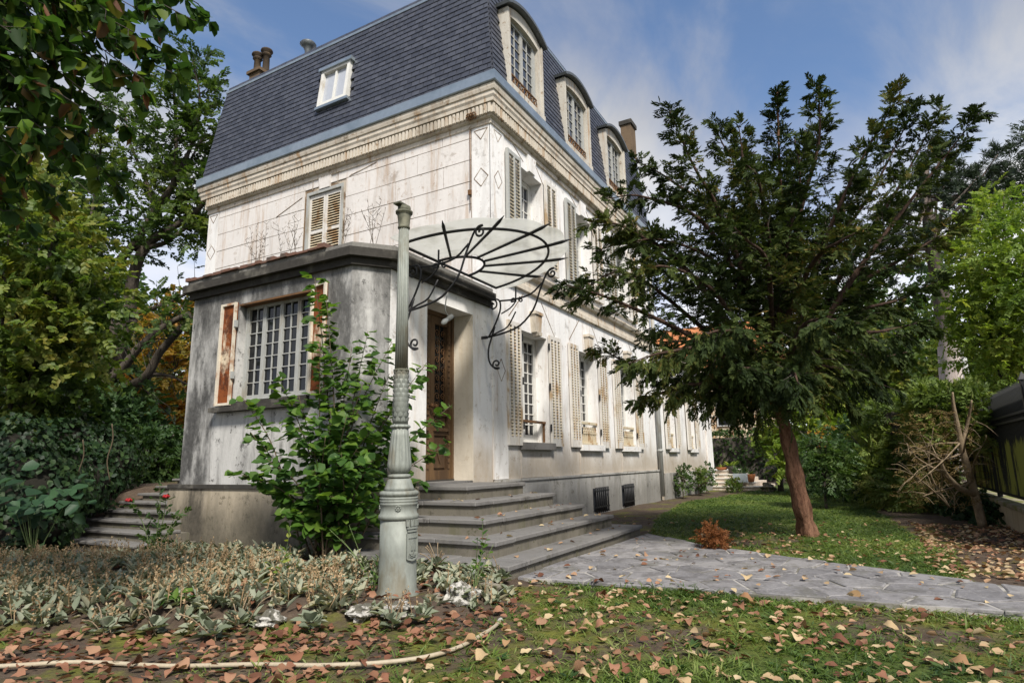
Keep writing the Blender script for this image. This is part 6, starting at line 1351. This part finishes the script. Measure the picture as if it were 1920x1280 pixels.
pot((14.55,-.62,.50), TP, m_flat('dark pot', (.06,.05,.045), .7), 'dark pot with a light green plant on the far steps', 'L_acacia', 132, .25, shape='broad', w=.10)
pot((13.9,-1.30,.25), TP, terr, 'orange terracotta pot at the right end of the far steps', 'L_green', 133, .22)
pl = thing('planter_box', (13.75,-1.0,.25), 'square pale grey planter full of grassy leaves on the far steps', 'planter', 'pots on the far steps')
MB().box(13.6,13.9,-1.22,-.80,.25,.52).build('box', m_flat('pale grey zinc planter', (.42,.47,.49), .6), pl); rng = np.random.default_rng(134); lv = Leaves('blade', .15, .3); n = 120
lv.add(np.stack([rng.uniform(13.62,13.88,n), rng.uniform(-1.2,-.82,n), np.full(n,.5)], 1), np.array([0,0,1.])+rng.normal(size=(n,3))*.45, rsph(rng,n), rng.uniform(.15,.4,n), .025, rng.random(n)); lv.build('foliage', MAT['L_green'], pl)
for z, lab in (((13.2,-2.25,0), 'spiky yucca with narrow sword leaves beside the far steps'),):
    t = thing('yucca', z, lab, 'plant'); MB().tube([z, (z[0]+.05,z[1],.35), (z[0],z[1]+.03,.62)], [.09,.08,.07], 8).build('trunk', MAT['bark_dark'], t); rng = np.random.default_rng(135); n = 110; D = rsph(rng,n); D[:,2] = np.abs(D[:,2])-.15; lv = Leaves('blade', .12, .15)
    lv.add(np.array([z[0],z[1],.62])+D*.04, D, np.array([0,0,1.])+rng.normal(size=(n,3))*.2, rng.uniform(.45,.75,n), .04, rng.random(n)); lv.build('foliage', MAT['L_ivy'], t)
rock((12.7,-1.95,.10), (.32,.20,.14), 77, 'long rounded brown stone at the end of the far steps', MAT['rock_moss'])
bpy.data.objects[[o.name for o in COL.objects if o.get('label','').startswith('long rounded brown')][0]]['group'] = 'loose stones'
for i, (x, y, h, lab) in enumerate(((9.0,-.35,.85,'tallest rose sapling against the annex wall, nearest the drainpipe'), (10.1,-.5,.75,'yellowing rose bush in the middle of the annex wall bed'), (11.3,-.45,.8,'rose bush against the annex wall nearest the far steps'), (11.9,-1.1,.4,'low yellow leaved plant before the far steps'))):
    leafy('rose_sapling', (x,y,0), lab, 'shrub', [((x,y,h*.5),(.16+.05*i,.2,h*.30)), ((x+.08,y-.05,h*.82),(.14,.14,h*.20))], 130, MAT['L_olive'] if i in (1,3) else MAT['L_green'], .06, .04, 3, .12, bark='stem', seed=140+i, tr=.012, group='rose bushes along the annex wall')
p = on(1335,1034,2,0.); leafy('dwarf_conifer', (p.x,p.y,0), 'small rust brown dead conifer at the lawn edge beside the path', 'shrub', [((p.x,p.y,.13),(.12,.12,.13)), ((p.x+.02,p.y-.06,.09),(.12,.12,.09))], 330, MAT['L_rust'], .045, .010, 5, .08, bark='stem', seed=150, shape='blade', tr=.01)

# ------------------------------------------------------------------ grass and fallen leaves
def visible(P, pad=60):
    q = P-np.array(CAM_POS); z = q@np.array(CF); u = 960+1157*(q@np.array(CR))/np.maximum(z,.05); v = 640-1157*(q@np.array(CU))/np.maximum(z,.05); return (z > .3) & (u > -pad) & (u < 1920+pad) & (v > 0) & (v < 1280+pad*2)
def grass():
    rng = np.random.default_rng(200); lv = Leaves('blade', .25, .25)
    for n, (x0,x1,y0,y1), L, W_, tuft in ((24000,(-6.2,-2.4,-6.5,.6),.055,.0065,3), (1500,(-2.95,-2.5,-6.5,-1.95),.07,.007,6), (1800,(-1.8,.9,-6.,-1.9),.07,.008,6), (26000,(-2.2,9,-5.6,-.4),.055,.010,3), (5000,(9,14,-4.8,-.8),.06,.016,2), (900,(-6.2,-2.5,-6.5,-1.8),.10,.008,9)):
        X = rng.uniform(x0,x1,n); Y = rng.uniform(y0,y1,n); k = rng.random(n) < np.maximum(lawn_d(X,Y)*1.15, (np.abs(dist_poly(X,Y,PATH)+.01) < .035)*.9*(Y < -2.1)); X, Y = X[k], Y[k]; P = np.stack([X,Y,ground_h(X,Y)-.004],1); k = visible(P); P = P[k]; n = len(P); r = np.clip(.5+.4*np.sin(P[:,0]*1.9)*np.sin(P[:,1]*2.3)+rng.normal(size=n)*.2, 0, 1)
        for i in range(tuft):
            a = rng.uniform(0,6.283,n); D = np.stack([np.cos(a)*.75, np.sin(a)*.75, rng.uniform(.25,1.,n)],1); lv.add(P+rng.normal(size=(n,3))*np.array([.008,.008,0]), D, np.array([0,0,1.])+rng.normal(size=(n,3))*.3, L*rng.uniform(.5,1.3,n), W_*rng.uniform(.8,1.3,n), np.clip(r+rng.normal(size=n)*.1,0,1))
    link('grass', lv.mesh('grass', MAT['L_grass']), kind='stuff')
    # flat rosettes of clover and plantain
    lv = Leaves('broad', .1, .1); n = 2600; X = rng.uniform(-6.2,9,n); Y = rng.uniform(-6.4,-.4,n); k = rng.random(n) < lawn_d(X,Y)*.9; X, Y = X[k], Y[k]; n = len(X)
    for i in range(6):
        a = rng.uniform(0,6.283,n); lv.add(np.stack([X,Y,ground_h(X,Y)+.004],1), np.stack([np.cos(a),np.sin(a),rng.uniform(.1,.6,n)],1), np.array([0,0,1.])+rng.normal(size=(n,3))*.2, rng.uniform(.03,.075,n), rng.uniform(.012,.026,n), rng.random(n))
    link('weeds', lv.mesh('weeds', MAT['L_green']), kind='stuff')
grass()
def fallen():
    rng = np.random.default_rng(210); n = 22000; X = rng.uniform(-6.6,3.5,n); Y = rng.uniform(-6.6,2.5,n)
    w = np.where(in_poly(X,Y,PATH), .07, .16); w = np.where((X < -2.7) & (Y < -1.9), .45, w); w = np.where((X < -3.4) & (Y > -2.4) & (Y < .4) & ~in_poly(X,Y,BED), 1.0, w); w = np.where(in_poly(X,Y,BED), .35, w)
    w = np.where((X > -1) & (Y > -2.9), .03, w); w = np.where((X > 1.5), .03, w); w = np.where((Y < -5.1) & (X > -1.2), .9, w)
    w = np.where((X > -3.05) & (X < .75) & (Y > -2.02) , .0, w); w = np.where((X > -2.8) & (Y > -.1), 0, w)
    k = rng.random(n) < w; X, Y = X[k], Y[k]; Z = ground_h(X,Y)+np.where(in_poly(X,Y,PATH), .05, .012)+rng.uniform(0,.018,len(X)); P = np.stack([X,Y,Z],1); k = visible(P, 20) & (np.hypot(X-LP.x, Y-LP.y) > .2); P = P[k]
    # some lie on the stair treads
    S = []
    for j in range(60):
        s = int(rng.integers(1,5)); xl, yf, xr = X0-.295*s, Y0-.30*s, XR+.262*s; z = Z1-RI*s+.008
        if rng.random() < .7: S.append((rng.uniform(xl+.05, xr-.1), yf+rng.uniform(.08,.28), z))
        else: S.append((xl+rng.uniform(.06,.27), rng.uniform(yf, .0), z))
    P = np.concatenate([P, np.array(S)]); n = len(P); a = rng.uniform(0,6.283,n); D = np.stack([np.cos(a),np.sin(a),rng.normal(size=n)*.18],1); N = np.array([0,0,1.])+rng.normal(size=(n,3))*.32
    L = rng.uniform(.032,.075,n); L = np.where(rng.random(n) < .15, L*1.35, L); R = rng.random(n); red = (P[:,1] > -2.6) & (P[:,0] < -3.2); R = np.where(red, R*.62, np.where(rng.random(n) < .45, .45+R*.55, R))
    order = np.argsort(np.linalg.norm(P-np.array(CAM_POS),axis=1)/L); shared = {}
    for v in range(5):                                # curled dry leaves: wavy outline round a bent midrib
        for c in range(1):
            w0 = (.36,.44,.30,.40,.34)[v]; rv = np.random.default_rng(300+v); ys = np.array([0,.12,.30,.50,.70,.86,1.]); ws = np.array([0,.55,.95,1.,.72,.36,0])*w0
            mid = np.stack([.05*np.sin(ys*5+v), ys, (.10,.22,-.12,.05,.30)[v]*np.sin(ys*3.1)], 1); lf = mid+np.stack([-ws*rv.uniform(.8,1.1,7), rv.normal(size=7)*.03, (.12,.3,.2,-.1,.42)[v]*ws+rv.normal(size=7)*.04], 1); rg_ = mid+np.stack([ws*rv.uniform(.8,1.1,7), rv.normal(size=7)*.03, (.25,.1,.38,.22,-.05)[v]*ws+rv.normal(size=7)*.04], 1)
            V = np.concatenate([mid, lf, rg_]); F = np.array([[i, i+1, 7+i+1, 7+i] for i in range(6)]+[[i, 14+i, 14+i+1, i+1] for i in range(6)])
            shared[v] = np_mesh('fallen_leaf', V, F, MAT['L_fallen_o']); shared[v+5] = np_mesh('fallen_leaf', V, F, MAT['L_fallen_p'])
    Dn = nrm(D); Sx = nrm(np.cross(Dn,N)); Nn = np.cross(Sx,Dn)
    for i in order[:300]:
        pale = R[i] > .62; x_, y_ = P[i][0], P[i][1]
        plc = 'lying on the grey flagstone path' if in_poly(x_, y_, PATH) else ('among the plants of the flower bed' if in_poly(x_, y_, BED) else ('lying on the bare soil around the cream hose' if y_ > -2.6 else ('resting on a stone stair tread' if P[i][2] > .14 else 'lying on the mossy grass in front of the path')))
        if x_ > XR-1.2*0+.0 and False: pass
        o = link('fallen_leaf', shared[int(i) % 5+(5 if pale else 0)], None, Vector(P[i]), Matrix((Vector(Sx[i]),Vector(Dn[i]),Vector(Nn[i]))).transposed().to_quaternion()); o.scale = (L[i],)*3; tag(o, ('pale tan' if pale else 'reddish brown')+' fallen leaf '+plc, 'leaf', 'fallen leaves, '+('pale ' if pale else 'red brown ')+plc)
    r = order[300:]; lv = Leaves('broad', .16, .10); lv.add(P[r], D[r], N[r], L[r], L[r]*.68, R[r]); link('fallen_leaves', lv.mesh('fallen_leaves', MAT['L_fallen']), kind='stuff')
fallen()
